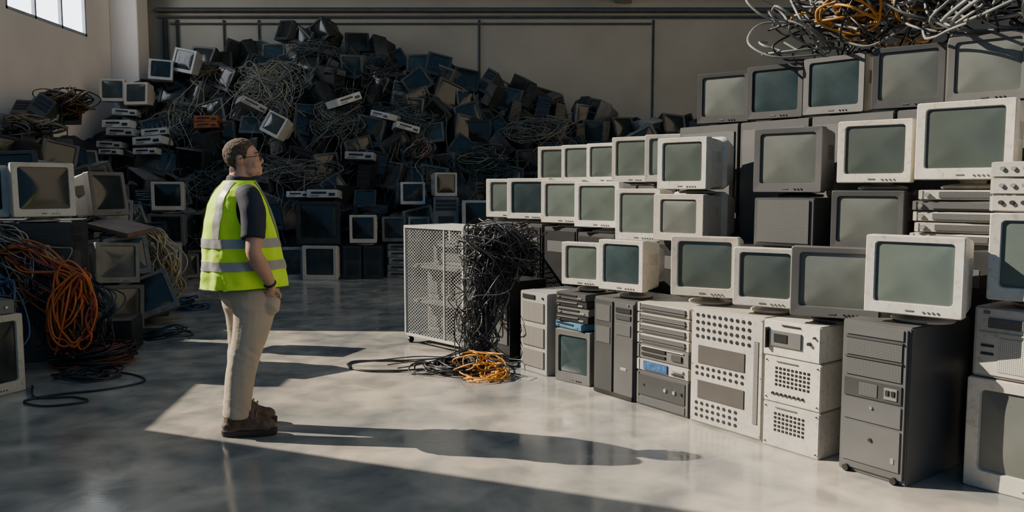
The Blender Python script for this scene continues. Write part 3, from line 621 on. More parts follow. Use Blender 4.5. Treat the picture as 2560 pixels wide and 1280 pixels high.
# ------------------------------------------------------------------ wire cage cart
cw, cd, chh = .86, .56, 1.06
cage = bpy.data.objects.new('wire_cage_cart', None); coll.objects.link(cage)
cx, cy = -.725+.5*cd*.70, 7.40+.5*cd*.71
cage.location = (cx, cy, 0); cage.rotation_euler = (0, 0, R(-46)); props(cage, 'grey wire-mesh cage cart with inner shelves', 'cage cart')
bm = bmesh.new()
for sx in (-1, 1):
    for sy in (-1, 1): bx(bm, (sx*cw/2, sy*cd/2, .07+chh/2), (.028, .028, chh), .004)
bx(bm, (.16, -cd/2, .07+chh/2), (.018, .018, chh), .003)
for z_ in (.085, .07+chh):
    for s in (-1, 1): bx(bm, (0, s*cd/2, z_), (cw+.028, .028, .028), .004); bx(bm, (s*cw/2, 0, z_), (.028, cd, .028), .004)
child(cage, 'frame', finish('frame', bm, [WHTM]))
for nm, c, s in (('mesh_panel', (0, -cd/2, .07+chh/2), (cw-.02, 0, chh-.02)), ('mesh_panel', (cw/2, 0, .07+chh/2), (0, cd-.02, chh-.02)), ('mesh_panel', (-cw/2, 0, .07+chh/2), (0, cd-.02, chh-.02)), ('mesh_panel', (0, cd/2, .07+chh/2), (cw-.02, 0, chh-.02))):
    bm = bmesh.new(); hx_, hy_, hz_ = s[0]/2, s[1]/2, s[2]/2
    bm.faces.new([bm.verts.new((c[0]+a*hx_, c[1]+a*hy_, c[2]+k*hz_)) for a, k in ((-1, -1), (1, -1), (1, 1), (-1, 1))])
    child(cage, nm, finish(nm, bm, [MESHP], False))
bm = bmesh.new()
for i in range(22): bx(bm, (-cw/2+.02+i*(cw-.04)/21, 0, .075+chh), (.006, cd, .006))
for i in range(14): bx(bm, (0, -cd/2+.02+i*(cd-.04)/13, .078+chh), (cw, .006, .006))
child(cage, 'top_grid', finish('top_grid', bm, [WHTM], False))
for z_ in (.1, .42, .76):
    bm = bmesh.new(); bx(bm, (0, .03, z_), (cw-.04, cd-.10, .012), .002); bx(bm, (0, -cd/2+.08, z_-.015), (cw-.04, .01, .02)); child(cage, 'shelf', finish('shelf', bm, [HEAPG]))
for sx in (-1, 1):
    for sy in (-1, 1):
        bm = bmesh.new(); bmesh.ops.create_cone(bm, cap_ends=True, segments=16, radius1=.03, radius2=.03, depth=.022, matrix=Matrix.Translation((sx*(cw/2-.03), sy*(cd/2-.03), .03)) @ Matrix.Rotation(R(90), 4, 'Y'))
        bx(bm, (sx*(cw/2-.03), sy*(cd/2-.03), .062), (.03, .03, .02)); child(cage, 'caster', finish('caster', bm, [BLK]))
def cageloc(lx, ly): a = R(-46); return cx+lx*math.cos(a)-ly*math.sin(a), cy+lx*math.sin(a)+ly*math.cos(a)
for lx, z_, w_, h_ in ((-.2, .107, .3, .26), (.2, .107, .3, .24), (-.18, .427, .34, .28), (.2, .427, .26, .26), (0, .767, .5, .22)):
    x, y = cageloc(lx, .08)
    inst(unit_tpl(w_, h_, .32, HEAPG, [('vent_grille', 'b', 0, h_*.5, w_*.8, h_*.6, .01, VENTD)]), 'power_supply', (x, y, z_), (0, 0, R(-46)), 'grey perforated power unit on a cage shelf', 'power supply', 'units inside the wire cage')

inst(unit_tpl(.30, .70, .42, BLK, [('vent_grille', 'b', 0, .4, .24, .5, .01, VENTD)]), 'computer_tower', (.05, 7.02, 0), (0, 0, R(-50)), 'black tower buried behind hanging black cables', 'computer')
rg = random.Random(31); ps = nest_paths((-.09, 6.93, .99), (.31, .17, .2), 72, 4, (1.2, 2.8), (.35, 1.05), rg)+nest_paths((-.17, 6.88, .72), (.20, .13, .24), 30, 4, (1., 2.4), (.4, 1.), rg)
for i in range(60):
    x0 = rg.uniform(-.40, .14); x1 = -.28+rg.gauss(0, .075); xe = -.32+rg.gauss(0, .2); ye = 6.6+rg.gauss(0, .14); j = lambda s=.05: rg.gauss(0, s)
    pts = [(x0, 6.9+j(.06), rg.uniform(.8, 1.2)), (x0*.55+x1*.45+j(.07), 6.78+j(), rg.uniform(.62, .8)), (x1+j(.06), 6.72+j(), .55+j()), (x1+j(.06), 6.74+j(.04), .4+j()), (x1+j(.06), 6.72+j(.03), .22+j(.04)), (xe*.5+x1*.5+j(), 6.68, .08), (xe, ye, .02+rg.random()*.06), (xe+j(.25), ye+j(.12), .015)]
    if i % 3 == 0: pts = pts[:5]+[(x1+.08, 6.7, rg.uniform(.3, .45)), (x1+.10+j(), 6.75, rg.uniform(.5, .75)), (x1+j(.1), 6.72, rg.uniform(.6, .9))]
    ps.append((cat(pts, 5), rg.randrange(4)))
single(tubes('cable_tangle', ps, .0052, [BLKC, BLKC, BLKC, mat('highlight_grey_cable', (.10, .10, .10), .35)], 5, zmin=.0), 'cable_tangle', label='black cable tangle hanging down to the concrete floor', cat='cables', kind='stuff')  # grey strands put highlights into the black cable colour
ps = coil_paths((-.38, 6.55, 0), .26, 10, 1, .05, 2, rg=rg)+coil_paths((-.62, 6.5, 0), .2, 5, 1, .04, 1, rg=rg)
for i in range(4):
    a = rg.uniform(-.03, .05)
    ps.append((cat([(-.3, 6.6, .02), (-.7, 6.75+a, .012), (-1.1, 6.85-a, .01), (-1.38, 6.75+a*2, .01), (-1.30, 6.5, .01), (-1.0, 6.42+a, .012), (-.65, 6.5-a, .014), (-.35, 6.35+a, .02)], 6), 0))
single(tubes('cable_loop', ps, .007, [BLKC], 6, zmin=0), 'cable_loop', label='loose black cables looping across the sunlit floor', cat='cables', kind='stuff')
ps = coil_paths((-.21, 6.22, 0), .2, 7, 1, .06, 1, .08, rg)+coil_paths((-.10, 6.24, 0), .15, 4, 1, .05, 1, .1, rg)
ps += nest_paths((-.24, 6.32, .10), (.19, .13, .10), 7, 1, (.7, 1.4), (.6, 1.), rg)
single(tubes('cable_coil', ps, .0058, [YELO], 6, zmin=0), 'cable_coil', label='yellow-orange cable coil on the floor beside black cables', cat='cables', kind='stuff')

# ================================================================== LEFT SIDE PILE
GL = 'equipment piled beside the coloured cables'
def ltow(X, Y, z, yaw, w, h, d, m, lb):
    inst(unit_tpl(w, h, d, m, [('drive_bay', 'b', 0, h*.85, w*.8, h*.08, .01, BLK), ('drive_bay', 'b', 0, h*.72, w*.8, h*.08, .01, BLK), ('vent_grille', 'b', 0, h*.35, w*.7, h*.35, .01, VENTD)]), 'computer_tower', (X, Y, z), (0, 0, R(yaw)), lb, 'computer', GL)
for X, Y in ((-4.12, 7.05), (-4.62, 7.0), (-4.3, 7.65), (-4.85, 7.6)):
    ltow(X, Y, 0, 30, .44, .60, .46, HEAPG, 'dark grey tower at the bottom of the pile'); ltow(X, Y, .602, 27, .42, .60, .46, HEAPD, 'black tower stacked on a grey one')
def lmon(X, Y, z, w, h, case, glass, yaw, pitch=0, roll=0, lb='', st=.0, d=.42):
    inst(monitor_tpl(w, h, d, case, glass, st, 3), 'crt_monitor', (X, Y, z), (R(pitch), R(roll), R(yaw)), lb, 'monitor', 'tube monitors on the cable pile')
lmon(-4.12, 6.98, 1.205, .48, .46, CREAM, GLASSB, 44, -3, lb='cream monitor turned toward the standing person', st=.04)
lmon(-4.60, 6.84, 1.205, .46, .44, CREAM, GLASSB, 42, -2, lb='cream monitor beside its twin on dark towers', st=.04)
lmon(-4.02, 7.74, 1.21, .42, .42, GREYP, GLASSB, 70, -8, 0, 'grey monitor leaning back on the pile', 0)
lmon(-3.93, 5.72, 0, .50, .58, CREAM, GLASSB, 66, lb='cream television on the floor facing the aisle', st=0, d=.46)
inst(unit_tpl(.36, .10, .3, GREYP, [('display_panel', 'b', -.05, .06, .16, .03, .01, BLK), ('knob', 'c', .12, .05, .02, 0, .02, SILV)]), 'video_recorder', (-3.88, 5.76, .585), (0, 0, R(55)), 'grey recorder resting on the cream television', 'recorder')
lmon(-4.22, 8.35, .5, .44, .42, HEAPM, GLASSD, 48, -6, 4, 'grey monitor wedged in the pile', 0)
lmon(-4.3, 8.95, .5, .44, .44, HEAPM, GLASSD, 30, -10, -6, 'grey monitor leaning beside another in the pile', 0)
lmon(-4.15, 8.3, .03, .44, .46, HEAPG, GLASSB, 40, -4, 3, 'dark monitor on the floor under the pile', 0)
lmon(-3.95, 8.85, .06, .50, .46, HEAPG, GLASSB, 28, -20, -18, 'black monitor tipped over on the floor', 0)
lmon(-4.6, 10.4, .36, .42, .42, HEAPM, GLASSB, 40, -8, 5, 'grey monitor half buried in the pile', 0)
ltow(-4.75, 10.4, 0, 20, .5, .36, .46, HEAPD, 'black case lying low in the pile'); ltow(-4.3, 9.45, 0, 20, .4, .5, .46, HEAPD, 'black tower on the floor by the beige cables')
ltow(-4.75, 8.9, 0, 20, .5, .5, .46, HEAPD, 'black tower supporting leaning monitors')
lmon(-4.9, 8.5, 1.0, .42, .40, HEAPG, GLASSB, 35, -6, -8, 'dark monitor high on the pile', 0)
lmon(-4.85, 9.6, .95, .44, .40, HEAPG, GLASSD, 40, -10, 6, 'dark monitor leaning near the brown board', 0)
bm = bmesh.new(); bx(bm, (0, 0, 0), (.62, .42, .05), .006)
single(finish('laminate_board', bm, [BROWN]), 'laminate_board', (-4.40, 9.0, 1.06), (R(8), R(10), R(-20)), 'brown laminate board lying across the pile', 'board')
inst(unit_tpl(.5, .3, .42, HEAPD, [('front_panel', 'b', 0, .15, .4, .2, .01, BLK)]), 'equipment_box', (-3.75, 7.35, 0), (0, 0, R(12)), 'black equipment box under hanging cables', 'equipment', GL)
inst(unit_tpl(.40, .06, .3, BLK, [('front_slot', 'b', 0, .03, .3, .015, .01, GREYP)]), 'disc_drive', (-3.8, 8.0, 0), (0, 0, R(12)), 'flat black drive lying on the floor by the pile', 'disc drive')
def hang(ax, ay, az, bx_, by, bz, n, mats, lb, rad, seed, spread=.05, lowx=.2, extra=None):
    rg = random.Random(seed); ps = []
    for i in range(n):
        g = lambda s=spread: rg.gauss(0, s)
        k = rg.uniform(.45, 1.05); o = rg.uniform(-.5, .5)*lowx
        z1 = az+(bz-az)*k
        pts = [(ax-.5+g(), ay+.15+g(), az-.02+g()), (ax-.2+g(), ay+.05+g(), az+.05+g(.03)), (ax+g(), ay+g(), az+g(.03)), ((ax+bx_)/2+.06+o+g(), (ay+by)/2+g(), az*.6+z1*.4), (bx_+o+g(), by+g(), z1+.15), (bx_-.1+o+g(), by+g(), z1), (bx_-.22+o+g(), by+.03+g(), z1+.18), (ax-.12+g(), ay+.02+g(), az*.55+z1*.45), (ax-.22+g(), ay+.08+g(), az-.05)]
        ps.append((cat(pts, 6), rg.randrange(len(mats))))
    if extra: ps += nest_paths(extra[0], extra[1], extra[2], len(mats), (1.2, 2.4), (.6, 1.05), rg)
    single(tubes('cable_bundle', ps, rad, mats, 6, zmin=0), 'cable_bundle', label=lb, cat='cables', group='cable bundles hanging off the pile', kind='stuff')
hang(-3.94, 6.62, .98, -3.44, 6.5, .2, 8, [ORNG, ORNG, ORNG, REDC], 'orange cable bundle hanging in loops off the pile', .0095, 41, .05, .16, ((-3.62, 6.52, .52), (.17, .10, .34), 9))
hang(-4.35, 6.4, .9, -4.02, 6.2, .1, 20, [BLUC, TEALC, BLUC, BLKC], 'dark blue and teal cable bundle hanging low', .009, 42, .05, .2, ((-4.05, 6.2, .5), (.2, .12, .36), 10))
hang(-4.3, 6.75, 1.12, -3.95, 6.75, .55, 40, [BEIC, GRYC, TEALC, BLKC], 'pale thin cables hanging below the cream monitors', .005, 43, .11)
hang(-4.15, 9.3, .95, -3.95, 9.15, .12, 44, [BEIC, OCHC, BEIC], 'beige cable bundle hanging down to the floor', .008, 44, .06)
hang(-3.82, 6.72, .8, -3.46, 6.56, .05, 24, [BLKC, BLKC, TEALC], 'black cables mixed with the orange bundle', .006, 45, .09, .2, ((-3.7, 6.62, .4), (.26, .12, .34), 18))
rg = random.Random(51)
single(tubes('cable_coil', coil_paths((-3.55, 6.75, 0), .28, 22, 3, .14, 2, .1, rg), .007, [BLKC, BLKC, mat('dark_rust_cable', (.12, .03, .015), .5)], 6, zmin=0), 'cable_coil', label='dark cable coil lying under the orange bundle', cat='cables', kind='stuff')
ps = [(cat([(-3.5, 6.4, .02), (-3.1, 6.35, .01), (-2.85, 6.1, .01), (-3.0, 5.85, .01), (-3.3, 5.68, .01), (-3.42, 5.5, .01), (-3.2, 5.38, .01), (-2.98, 5.5, .01), (-3.15, 5.62, .01), (-3.4, 5.6, .012), (-3.6, 5.9, .02)], 7), 0)]
ps += coil_paths((-3.35, 6.25, 0), .22, 5, 1, .04, 2, rg=rg)
single(tubes('cable_loop', ps, .008, [BLKC], 6, zmin=0), 'cable_loop', label='black cable looped loosely on the shaded floor', cat='cables', kind='stuff')
single(tubes('cable_coil', coil_paths((-4.3, 10.1, 0), .26, 12, 2, .08, 2, .1, rg)+coil_paths((-4.0, 9.9, 0), .2, 4, 2, .03, 2, 0, rg), .008, [BLUC, BLKC], 5, zmin=0), 'cable_coil', label='blue and black cables coiled at the pile foot', cat='cables', kind='stuff')
single(tubes('cable_coil', coil_paths((-3.5, 8.0, .0), .22, 8, 2, .08, 1, .1, rg), .007, [BLKC, TEALC], 5, zmin=0), 'cable_coil', label='thin black cables scattered by a flat drive', cat='cables', kind='stuff')

# ================================================================== PERSON
SKIN = mat('skin', (.48, .26, .175), .5, var=.08, scale=20, rvar=0)
HAIR = mat('short_brown_hair', (.105, .07, .042), .8, var=.6, scale=70, bump=1., bscale=240, rvar=0)
NAVY = mat('navy_polo_cotton', (.012, .016, .03), .8, var=.2, rvar=0)
CHINO = mat('khaki_chino_cotton', (.42, .345, .25), .85, var=.06, scale=5, bump=.35, bscale=16, rvar=0, stretch=(1, 1, 1.4), bdist=.012)
HIVIS = mat('hi_vis_yellow_fabric', (.56, .85, .02), .7, var=.05, scale=4, bump=.7, bscale=9, rvar=0, bdist=.025)
HIVIS.node_tree.nodes['Principled BSDF'].inputs['Emission Color'].default_value = (.5, .9, .02, 1)
HIVIS.node_tree.nodes['Principled BSDF'].inputs['Emission Strength'].default_value = .03
TAPE = mat('silver_reflective_tape', (.32, .31, .29), .4, metal=.0, var=.05, rvar=0, bump=.5, bscale=9, bdist=.02)
BOOTM = mat('brown_boot_leather', (.095, .055, .032), .55, var=.3, scale=12, bump=.3, bscale=40, rvar=0)
SOLE = mat('dark_rubber_sole', (.03, .022, .018), .7, rvar=0)
LACE = mat('tan_boot_lace', (.26, .17, .09), .7, rvar=0)

def ell(bm, c, r, rot=None):
    bmesh.ops.create_uvsphere(bm, u_segments=22, v_segments=14, radius=1, matrix=Matrix.Translation(c) @ (rot.to_matrix().to_4x4() if rot else Matrix()) @ Matrix.Diagonal((*r, 1)))
def limb(bm, pts, seg=18, k=4):
    A_ = cat([p[:3] for p in pts], k); Rr = cat([(p[3], p[4] if len(p) > 4 else p[3], 0) for p in pts], k)
    Tn = np.gradient(A_, axis=0); rings = []; u = None
    for i in range(len(A_)):
        t = Vector(Tn[i]).normalized()
        if u is None:
            u = Vector((0, 1, 0)) if abs(t.y) < .8 else Vector((0, 0, 1))
        u = (u-t*u.dot(t)).normalized(); v = t.cross(u)
        rings.append([Vector(A_[i])+v*(Rr[i][0]*math.cos(a))+u*(Rr[i][1]*math.sin(a)) for a in [2*math.pi*s/seg for s in range(seg)]])
    loft(bm, rings)
def remesh(name, bm, voxel, mats, sm=6, disp=None):
    bmesh.ops.recalc_face_normals(bm, faces=bm.faces[:]); me = bpy.data.meshes.new('tmp'); bm.to_mesh(me); bm.free()
    o = bpy.data.objects.new('tmp', me); coll.objects.link(o)
    m = o.modifiers.new('r', 'REMESH'); m.mode = 'VOXEL'; m.voxel_size = voxel
    s = o.modifiers.new('s', 'SMOOTH'); s.factor = .5; s.iterations = sm
    bpy.context.view_layer.update(); dg = bpy.context.evaluated_depsgraph_get()
    out = bpy.data.meshes.new_from_object(o.evaluated_get(dg)); bpy.data.objects.remove(o); out.name = name
    if disp:
        nr = [v.normal.copy() for v in out.vertices]
        for v, n_ in zip(out.vertices, nr): v.co += n_*disp(v.co)
    out.materials.clear()
    for mm in mats: out.materials.append(mm)
    out.polygons.foreach_set('use_smooth', [True]*len(out.polygons)); out.update(); return out

HP = Vector((.02, 0, 1.60))
HM = Matrix.Translation(HP) @ Matrix.Rotation(R(-20), 4, 'Z') @ Matrix.Rotation(R(-8), 4, 'Y') @ Matrix.Translation(-HP); HMI = HM.inverted()
bm = bmesh.new()
ell(bm, (.038, 0, 1.700), (.098, .076, .086)); ell(bm, (.082, 0, 1.650), (.062, .060, .080)); ell(bm, (.124, 0, 1.580), (.023, .030, .020))
ell(bm, (.076, 0, 1.594), (.060, .056, .034)); ell(bm, (.126, 0, 1.700), (.018, .05, .016)); ell(bm, (.142, 0, 1.608), (.010, .023, .005)); ell(bm, (.140, 0, 1.598), (.010, .02, .006))
ell(bm, (.128, 0, 1.622), (.018, .024, .014))
limb(bm, [(.136, 0, 1.688, .008, .008), (.147, 0, 1.665, .009, .009), (.157, 0, 1.647, .010, .012), (.146, 0, 1.637, .009, .015)])
for s in (-1, 1):
    ell(bm, (.030, s*.080, 1.664), (.019, .008, .030), Euler((0, R(-12), R(s*14)))); ell(bm, (.022, s*.083, 1.664), (.008, .008, .026)); ell(bm, (.108, s*.036, 1.635), (.024, .024, .028))
bmesh.ops.transform(bm, matrix=HM, verts=bm.verts[:])
limb(bm, [(-.01, 0, 1.46, .075, .085), (.003, 0, 1.52, .064, .066), (.020, 0, 1.60, .060, .060), (.03, 0, 1.66, .06, .055)])
limb(bm, [(.04, 0, .80, .11, .12), (.04, 0, .9, .13, .14), (.03, 0, 1.1, .17, .16), (.01, 0, 1.3, .14, .165), (0, 0, 1.42, .105, .16), (0, 0, 1.50, .07, .10)], 24)
ARM = {-1: [(.0, -.15, 1.455, .055), (.01, -.205, 1.42, .058), (.015, -.242, 1.30, .053), (.000, -.268, 1.18, .046), (.000, -.275, 1.12, .046), (.038, -.262, 1.05, .047), (.092, -.228, .965, .036, .036), (.118, -.206, .915, .027, .030)]}
ARM[1] = [(a[0], -a[1])+tuple(a[2:]) for a in ARM[-1]]
SX = {-1: -.045, 1: .03}; FY = .108
BYAW = {-1: R(-27), 1: R(-20)}
for s in (-1, 1):
    limb(bm, ARM[s])
    limb(bm, [(.118, s*.206, .915, .027, .030), (.124, s*.188, .888, .031, .021), (.130, s*.164, .858, .041, .018), (.134, s*.144, .83, .040, .015)])
    for i in range(4):
        fx = .100+i*.021; ln = (.052, .066, .072, .060)[i]
        limb(bm, [(fx+.006, s*.146, .84, .009), (fx+.010, s*.132, .83-ln*.5, .0085), (fx+.010, s*.120, .83-ln, .008), (fx+.006, s*.110, .82-ln-.012, .006)], 8, 2)
    limb(bm, [(.142, s*.192, .888, .013), (.166, s*.190, .872, .0115), (.182, s*.180, .852, .0105), (.186, s*.164, .83, .008)], 8, 2)
    k = SX[s]; ax_, ay_ = k-.040, s*FY+.018
    limb(bm, [(.05, s*.075, .86, .085), (.04, s*.09, .70, .075), (.01+k*.5, s*.10, .48, .055), (-.02+k, s*FY+.008, .30, .050), (ax_, ay_, .12, .036), (ax_, ay_, .07, .034)])
    ell(bm, (ax_+.01, ay_-.004, .065), (.045, .03, .03))
body = remesh('body', bm, .0050, [SKIN], 4)
person = bpy.data.objects.new('person', body); coll.objects.link(person)
person.location = (-1.665, 4.87, 0); person.rotation_euler = (0, 0, R(36))
props(person, 'person in yellow safety vest and khaki trousers, hand in pocket', 'person')
def hline(x): return float(np.interp(x, [-.08, -.03, .000, .010, .046, .056, .066, .085, .105, .13, .15], [1.598, 1.600, 1.612, 1.694, 1.696, 1.668, 1.672, 1.722, 1.742, 1.752, 1.76]))
bm = bmesh.new(); vm = {}
def hv(i):
    if i not in vm:
        v = body.vertices[i]; q = HMI @ v.co; m_ = q.z-hline(q.x)
        t = max(0, min(1, m_/.02)); top = max(0, min(1, (q.z-1.70)/.07))
        off = .0012+t*(.004+.009*top+.0022*noise.noise(v.co*45)+.003*noise.noise(Vector((v.co.x*50, v.co.y*220, v.co.z*70))))
        vm[i] = bm.verts.new(v.co+v.normal*off)
    return vm[i]
for p_ in body.polygons:
    q = HMI @ p_.center
    if q.z > 1.59 and q.x < .16 and q.z > hline(q.x) and abs(q.y) < .10: bm.faces.new([hv(i) for i in p_.vertices])
child(person, 'hair', finish('hair', bm, [HAIR], True, 80))
def ht_(me): me.transform(HM); return me
for s in (-1, 1):
    bm = bmesh.new(); ell(bm, (.127, s*.031, 1.674), (.011, .012, .009)); child(person, 'eye', ht_(finish('eye', bm, [mat('eye_white', (.6, .58, .55), .2, rvar=0)])))
    child(person, 'eyebrow', ht_(tubes('eyebrow', [(cat([(.145, s*.014, 1.696), (.143, s*.034, 1.702), (.128, s*.05, 1.696)]), 0)], .0035, [HAIR], 6)))
ps = []
for s in (-1, 1):
    ring = [(.155-.010*(abs(c[0]+.034)/.06), s*(.034+c[0]), 1.668+c[1]) for c in rrect(.052, .036, .012, 3)]; ring.append(ring[0]); ring.append(ring[1])
    ps.append((np.array(ring), 0)); ps.append((cat([(.146, s*.06, 1.676), (.11, s*.076, 1.676), (.05, s*.086, 1.676), (.026, s*.087, 1.664)]), 0))
ps.append((cat([(.156, -.009, 1.672), (.159, 0, 1.675), (.156, .009, 1.672)]), 0))
child(person, 'glasses', ht_(tubes('glasses', ps, .0024, [BLK], 6)), label='thin black-framed glasses')
VT = [(.895, .03, .250, .210), (1.0, .028, .240, .208), (1.1, .022, .228, .206), (1.2, .015, .214, .205), (1.3, .008, .196, .205), (1.4, .0, .165, .202), (1.45, .0, .142, .192), (1.49, .003, .120, .165), (1.52, .010, .103, .128), (1.545, .014, .088, .10)]
def vp(z_, a, off=0.):
    cx_ = np.interp(z_, [t[0] for t in VT], [t[1] for t in VT]); rx = np.interp(z_, [t[0] for t in VT], [t[2] for t in VT])+off; ry = np.interp(z_, [t[0] for t in VT], [t[3] for t in VT])+off
    c, s = math.cos(a), math.sin(a); e_ = 2/2.35
    low = max(0, min(1, (1.42-z_)*2.2))
    w = 1+(.032*math.sin(a*5+z_*5)+.022*math.sin(a*9-z_*7)+.012*math.sin(a*15+z_*10))*low*(.4+.6*low)+.05*noise.noise(Vector((c*2.2, s*2.2, z_*7+c*2)))*(.4+low)+.03*noise.noise(Vector((c*4, s*4, z_*16-s*3)))*(.5+low)
    return Vector((cx_+rx*w*math.copysign(abs(c)**e_, c), ry*w*math.copysign(abs(s)**e_, s), z_))
bm = bmesh.new()
loft(bm, [[vp(z_, 2*math.pi*i/40, -.026) for i in range(40)] for z_ in (.90, 1.0, 1.1, 1.2, 1.3, 1.4, 1.45, 1.49, 1.52, 1.535)])
for s in (-1, 1):
    limb(bm, [(0, s*.115, 1.455, .063), (.005, s*.18, 1.445, .074), (.012, s*.225, 1.37, .075), (.008, s*.247, 1.28, .071), (.002, s*.262, 1.205, .070)])
limb(bm, [(.0, 0, 1.50, .082, .088), (.008, 0, 1.545, .072, .074), (.010, 0, 1.572, .068, .068)])
child(person, 'polo_shirt', remesh('polo_shirt', bm, .008, [NAVY], 4, lambda c: .007*noise.noise(c*13)), label='dark navy short-sleeved polo shirt')
zs = list(np.linspace(.895, 1.545, 60)); NA = 96
bm = bmesh.new(); loft(bm, [[vp(z_, 2*math.pi*i/NA) for i in range(NA)] for z_ in zs], False, False)
def er(v): return math.sqrt(((v.x-.01)/.08)**2+((v.z-1.37)/.14)**2)
bmesh.ops.delete(bm, geom=[f for f in bm.faces if abs(f.calc_center_median().y) > .145 and er(f.calc_center_median()) < 1], context='FACES')
for v in bm.verts:
    if v.is_boundary and abs(v.co.y) > .10 and 1.2 < v.co.z < 1.525:
        r_ = er(v.co)
        if r_ < 1.3: v.co.x = .01+(v.co.x-.01)/r_; v.co.z = 1.37+(v.co.z-1.37)/r_
me = finish('safety_vest', bm, [HIVIS], True, 80)
vest = child(person, 'safety_vest', me, label='fluorescent yellow-green high-visibility vest')
for z0_, z1_ in ((1.01, 1.065), (1.145, 1.20)):
    bm = bmesh.new(); loft(bm, [[vp(z_, 2*math.pi*i/NA, .004) for i in range(NA)] for z_ in np.linspace(z0_, z1_, 4)], False, False)
    child(vest, 'reflective_band', finish('reflective_band', bm, [TAPE], True, 80))
for s in (-1, 1):
    for fb in (-1, 1):
        bm = bmesh.new(); prev = None
        for z_ in np.linspace(1.20, 1.54, 26):
            yc = float(np.interp(z_, [1.2, 1.35, 1.48, 1.54], [.115, .125, .106, .072])); row = []
            for dy in (-.026, -.013, 0, .013, .026):
                y = yc+dy
                ry = np.interp(z_, [t[0] for t in VT], [t[3] for t in VT])+.005; rr = min(.995, abs(y)/ry)
                sa = rr**(2.35/2); a = math.asin(min(1, sa)); a = a if fb > 0 else math.pi-a
                p = vp(z_, s*a, .005); row.append(bm.verts.new(p))
            if prev:
                for i in range(4): bm.faces.new((prev[i], prev[i+1], row[i+1], row[i]))
            prev = row
        child(vest, 'reflective_band', finish('reflective_band', bm, [TAPE], True, 80))
ht = [vp(.897, 2*math.pi*i/NA, .001) for i in range(NA+2)]
child(vest, 'hem_trim', tubes('hem_trim', [(np.array(ht), 0)], .004, [mat('dark_green_binding', (.05, .09, .03), .8, rvar=0)], 6))
def wr(c):
    lo = max(0, min(1, (.26-c.z)*7)); kn = math.exp(-((c.z-.50)/.06)**2); th = math.exp(-((c.z-.76)/.05)**2)
    drape = .005*noise.noise(Vector((c.x*16, c.y*16, c.z*2.5)))
    folds = .008*noise.noise(Vector((c.x*8+3, c.y*8, c.z*26+c.x*20)))*(.12+1.1*lo+.6*kn+.7*th)
    return drape+folds
bm = bmesh.new()
limb(bm, [(.05, 0, .94, .165, .175), (.055, 0, .88, .176, .182), (.055, 0, .82, .174, .180), (.05, 0, .78, .152, .172), (.05, 0, .755, .12, .14)], 26)
for s in (-1, 1):
    k = SX[s]; ell(bm, (.132, s*.142, .80), (.064, .046, .075))
    limb(bm, [(.05, s*.088, .82, .14, .095), (.050+k*.15, s*.093, .72, .122, .086), (.035+k*.45, s*.100, .60, .104, .080), (.014+k*.75, s*.105+.003, .48, .093, .077), (-.006+k, s*FY+.006, .34, .087, .076), (-.020+k, s*FY+.010, .22, .084, .075), (-.032+k, s*FY+.014, .120, .088, .080)], 22)
tr = child(person, 'trousers', remesh('trousers', bm, .0068, [CHINO], 3, wr), label='khaki chino trousers')
for s in (-1, 1):
    child(tr, 'pocket', tubes('pocket', [(cat([(.075, s*.188, .90), (.112, s*.190, .868), (.150, s*.178, .850), (.190, s*.140, .862)]), 0)], .005, [CHINO], 6))
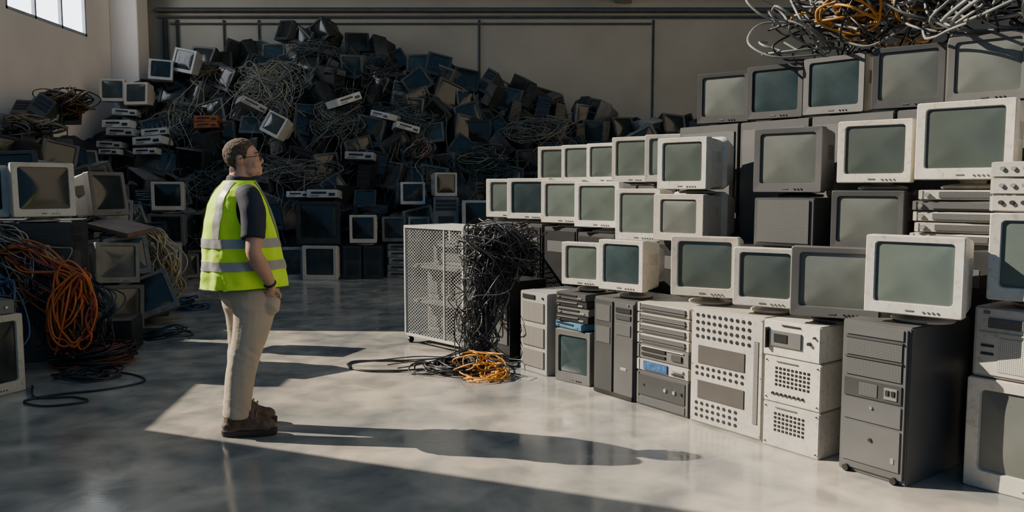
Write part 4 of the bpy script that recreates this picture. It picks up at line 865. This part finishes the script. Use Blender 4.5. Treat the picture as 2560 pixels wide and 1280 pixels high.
for s in (-1, 1):
    bm = bmesh.new(); x0 = -.035
    limb(bm, [(x0, 0, .04, .066, .047), (x0-.004, 0, .09, .064, .051), (x0-.008, 0, .15, .066, .058), (x0-.010, 0, .20, .066, .057)])
    ell(bm, (x0-.012, 0, .065), (.074, .047, .057)); ell(bm, (x0+.09, 0, .064), (.115, .048, .056)); ell(bm, (x0+.165, 0, .058), (.066, .053, .048)); limb(bm, [(x0-.02, 0, .13, .048, .048), (x0+.06, 0, .112, .050, .045), (x0+.12, 0, .08, .040, .046)])
    me = remesh('boot', bm, .005, [BOOTM], 3, lambda c: .004*noise.noise(c*40))
    bt = child(person, 'boot', me, (SX[s], s*FY, 0), (0, 0, BYAW[s]), 'brown leather lace-up work boot')
    bm = bmesh.new(); rings = []
    for z_, g_ in ((0, -.002), (.018, .005), (.038, .005), (.042, -.002)):
        ring = []
        for i in range(32):
            a = 2*math.pi*i/32; cx_ = x0+.076; lx = .160+g_; wy = (.050+.010*math.cos(a))+g_-.006*math.exp(-((math.cos(a)+.2)/.25)**2)
            ring.append((cx_+lx*math.copysign(abs(math.cos(a))**.85, math.cos(a)), wy*math.copysign(abs(math.sin(a))**.8, math.sin(a)), z_))
        rings.append(ring)
    loft(bm, rings); child(bt, 'sole', finish('sole', bm, [SOLE]))
    ps = []
    for i in range(5):
        xx = x0+.120-.024*i; zz = .122+.017*i+(.012 if i < 2 else 0)
        ps.append((cat([(xx, -.030, zz-.012), (xx+.004, 0, zz+.014), (xx-.01, .030, zz-.008)]), 0))
    child(bt, 'lace', tubes('lace', ps, .003, [LACE], 6))
d_ = (Vector((.118, -.206, .915))-Vector((.092, -.228, .965))).normalized(); c_ = Vector((.110, -.212, .930)); u_ = d_.cross(Vector((0, 1, 0))).normalized(); v_ = d_.cross(u_)
ring = [tuple(c_+u_*(.031*math.cos(a))+v_*(.035*math.sin(a))) for a in [2*math.pi*i/20 for i in range(22)]]
w_ = child(person, 'wristwatch', tubes('wristwatch', [(np.array(ring), 0)], .008, [BLK], 8), label='black wristwatch')
bm = bmesh.new(); bmesh.ops.create_cone(bm, cap_ends=True, segments=20, radius1=.02, radius2=.018, depth=.012, matrix=Matrix.Translation(c_-v_*.036) @ v_.to_track_quat('Z', 'Y').to_matrix().to_4x4())
child(w_, 'watch_face', finish('watch_face', bm, [BLK]))

# ================================================================== LIGHT + CAMERA
az = R(-11); el = R(33.5)
Ld = Vector((math.cos(az)*math.cos(el), math.sin(az)*math.cos(el), -math.sin(el)))
sun = bpy.data.lights.new('sun', 'SUN'); sun.energy = 11; sun.color = (1, .88, .72); sun.angle = R(.3)
so = bpy.data.objects.new('sun', sun); so.rotation_euler = Ld.to_track_quat('-Z', 'Y').to_euler(); so.location = (-15, 8, 12); coll.objects.link(so)
w = bpy.data.worlds.new('World'); scene.world = w; w.use_nodes = True
bg = w.node_tree.nodes['Background']; bg.inputs['Color'].default_value = (.22, .55, 1.0, 1); bg.inputs['Strength'].default_value = .32
cam = bpy.data.cameras.new('camera'); cam.lens = 28.125; cam.sensor_width = 36; cam.clip_start = .05; cam.clip_end = 100
co = bpy.data.objects.new('camera', cam); co.location = (0, 0, 1.5); co.rotation_euler = (R(90-4.86), 0, 0); coll.objects.link(co); scene.camera = co
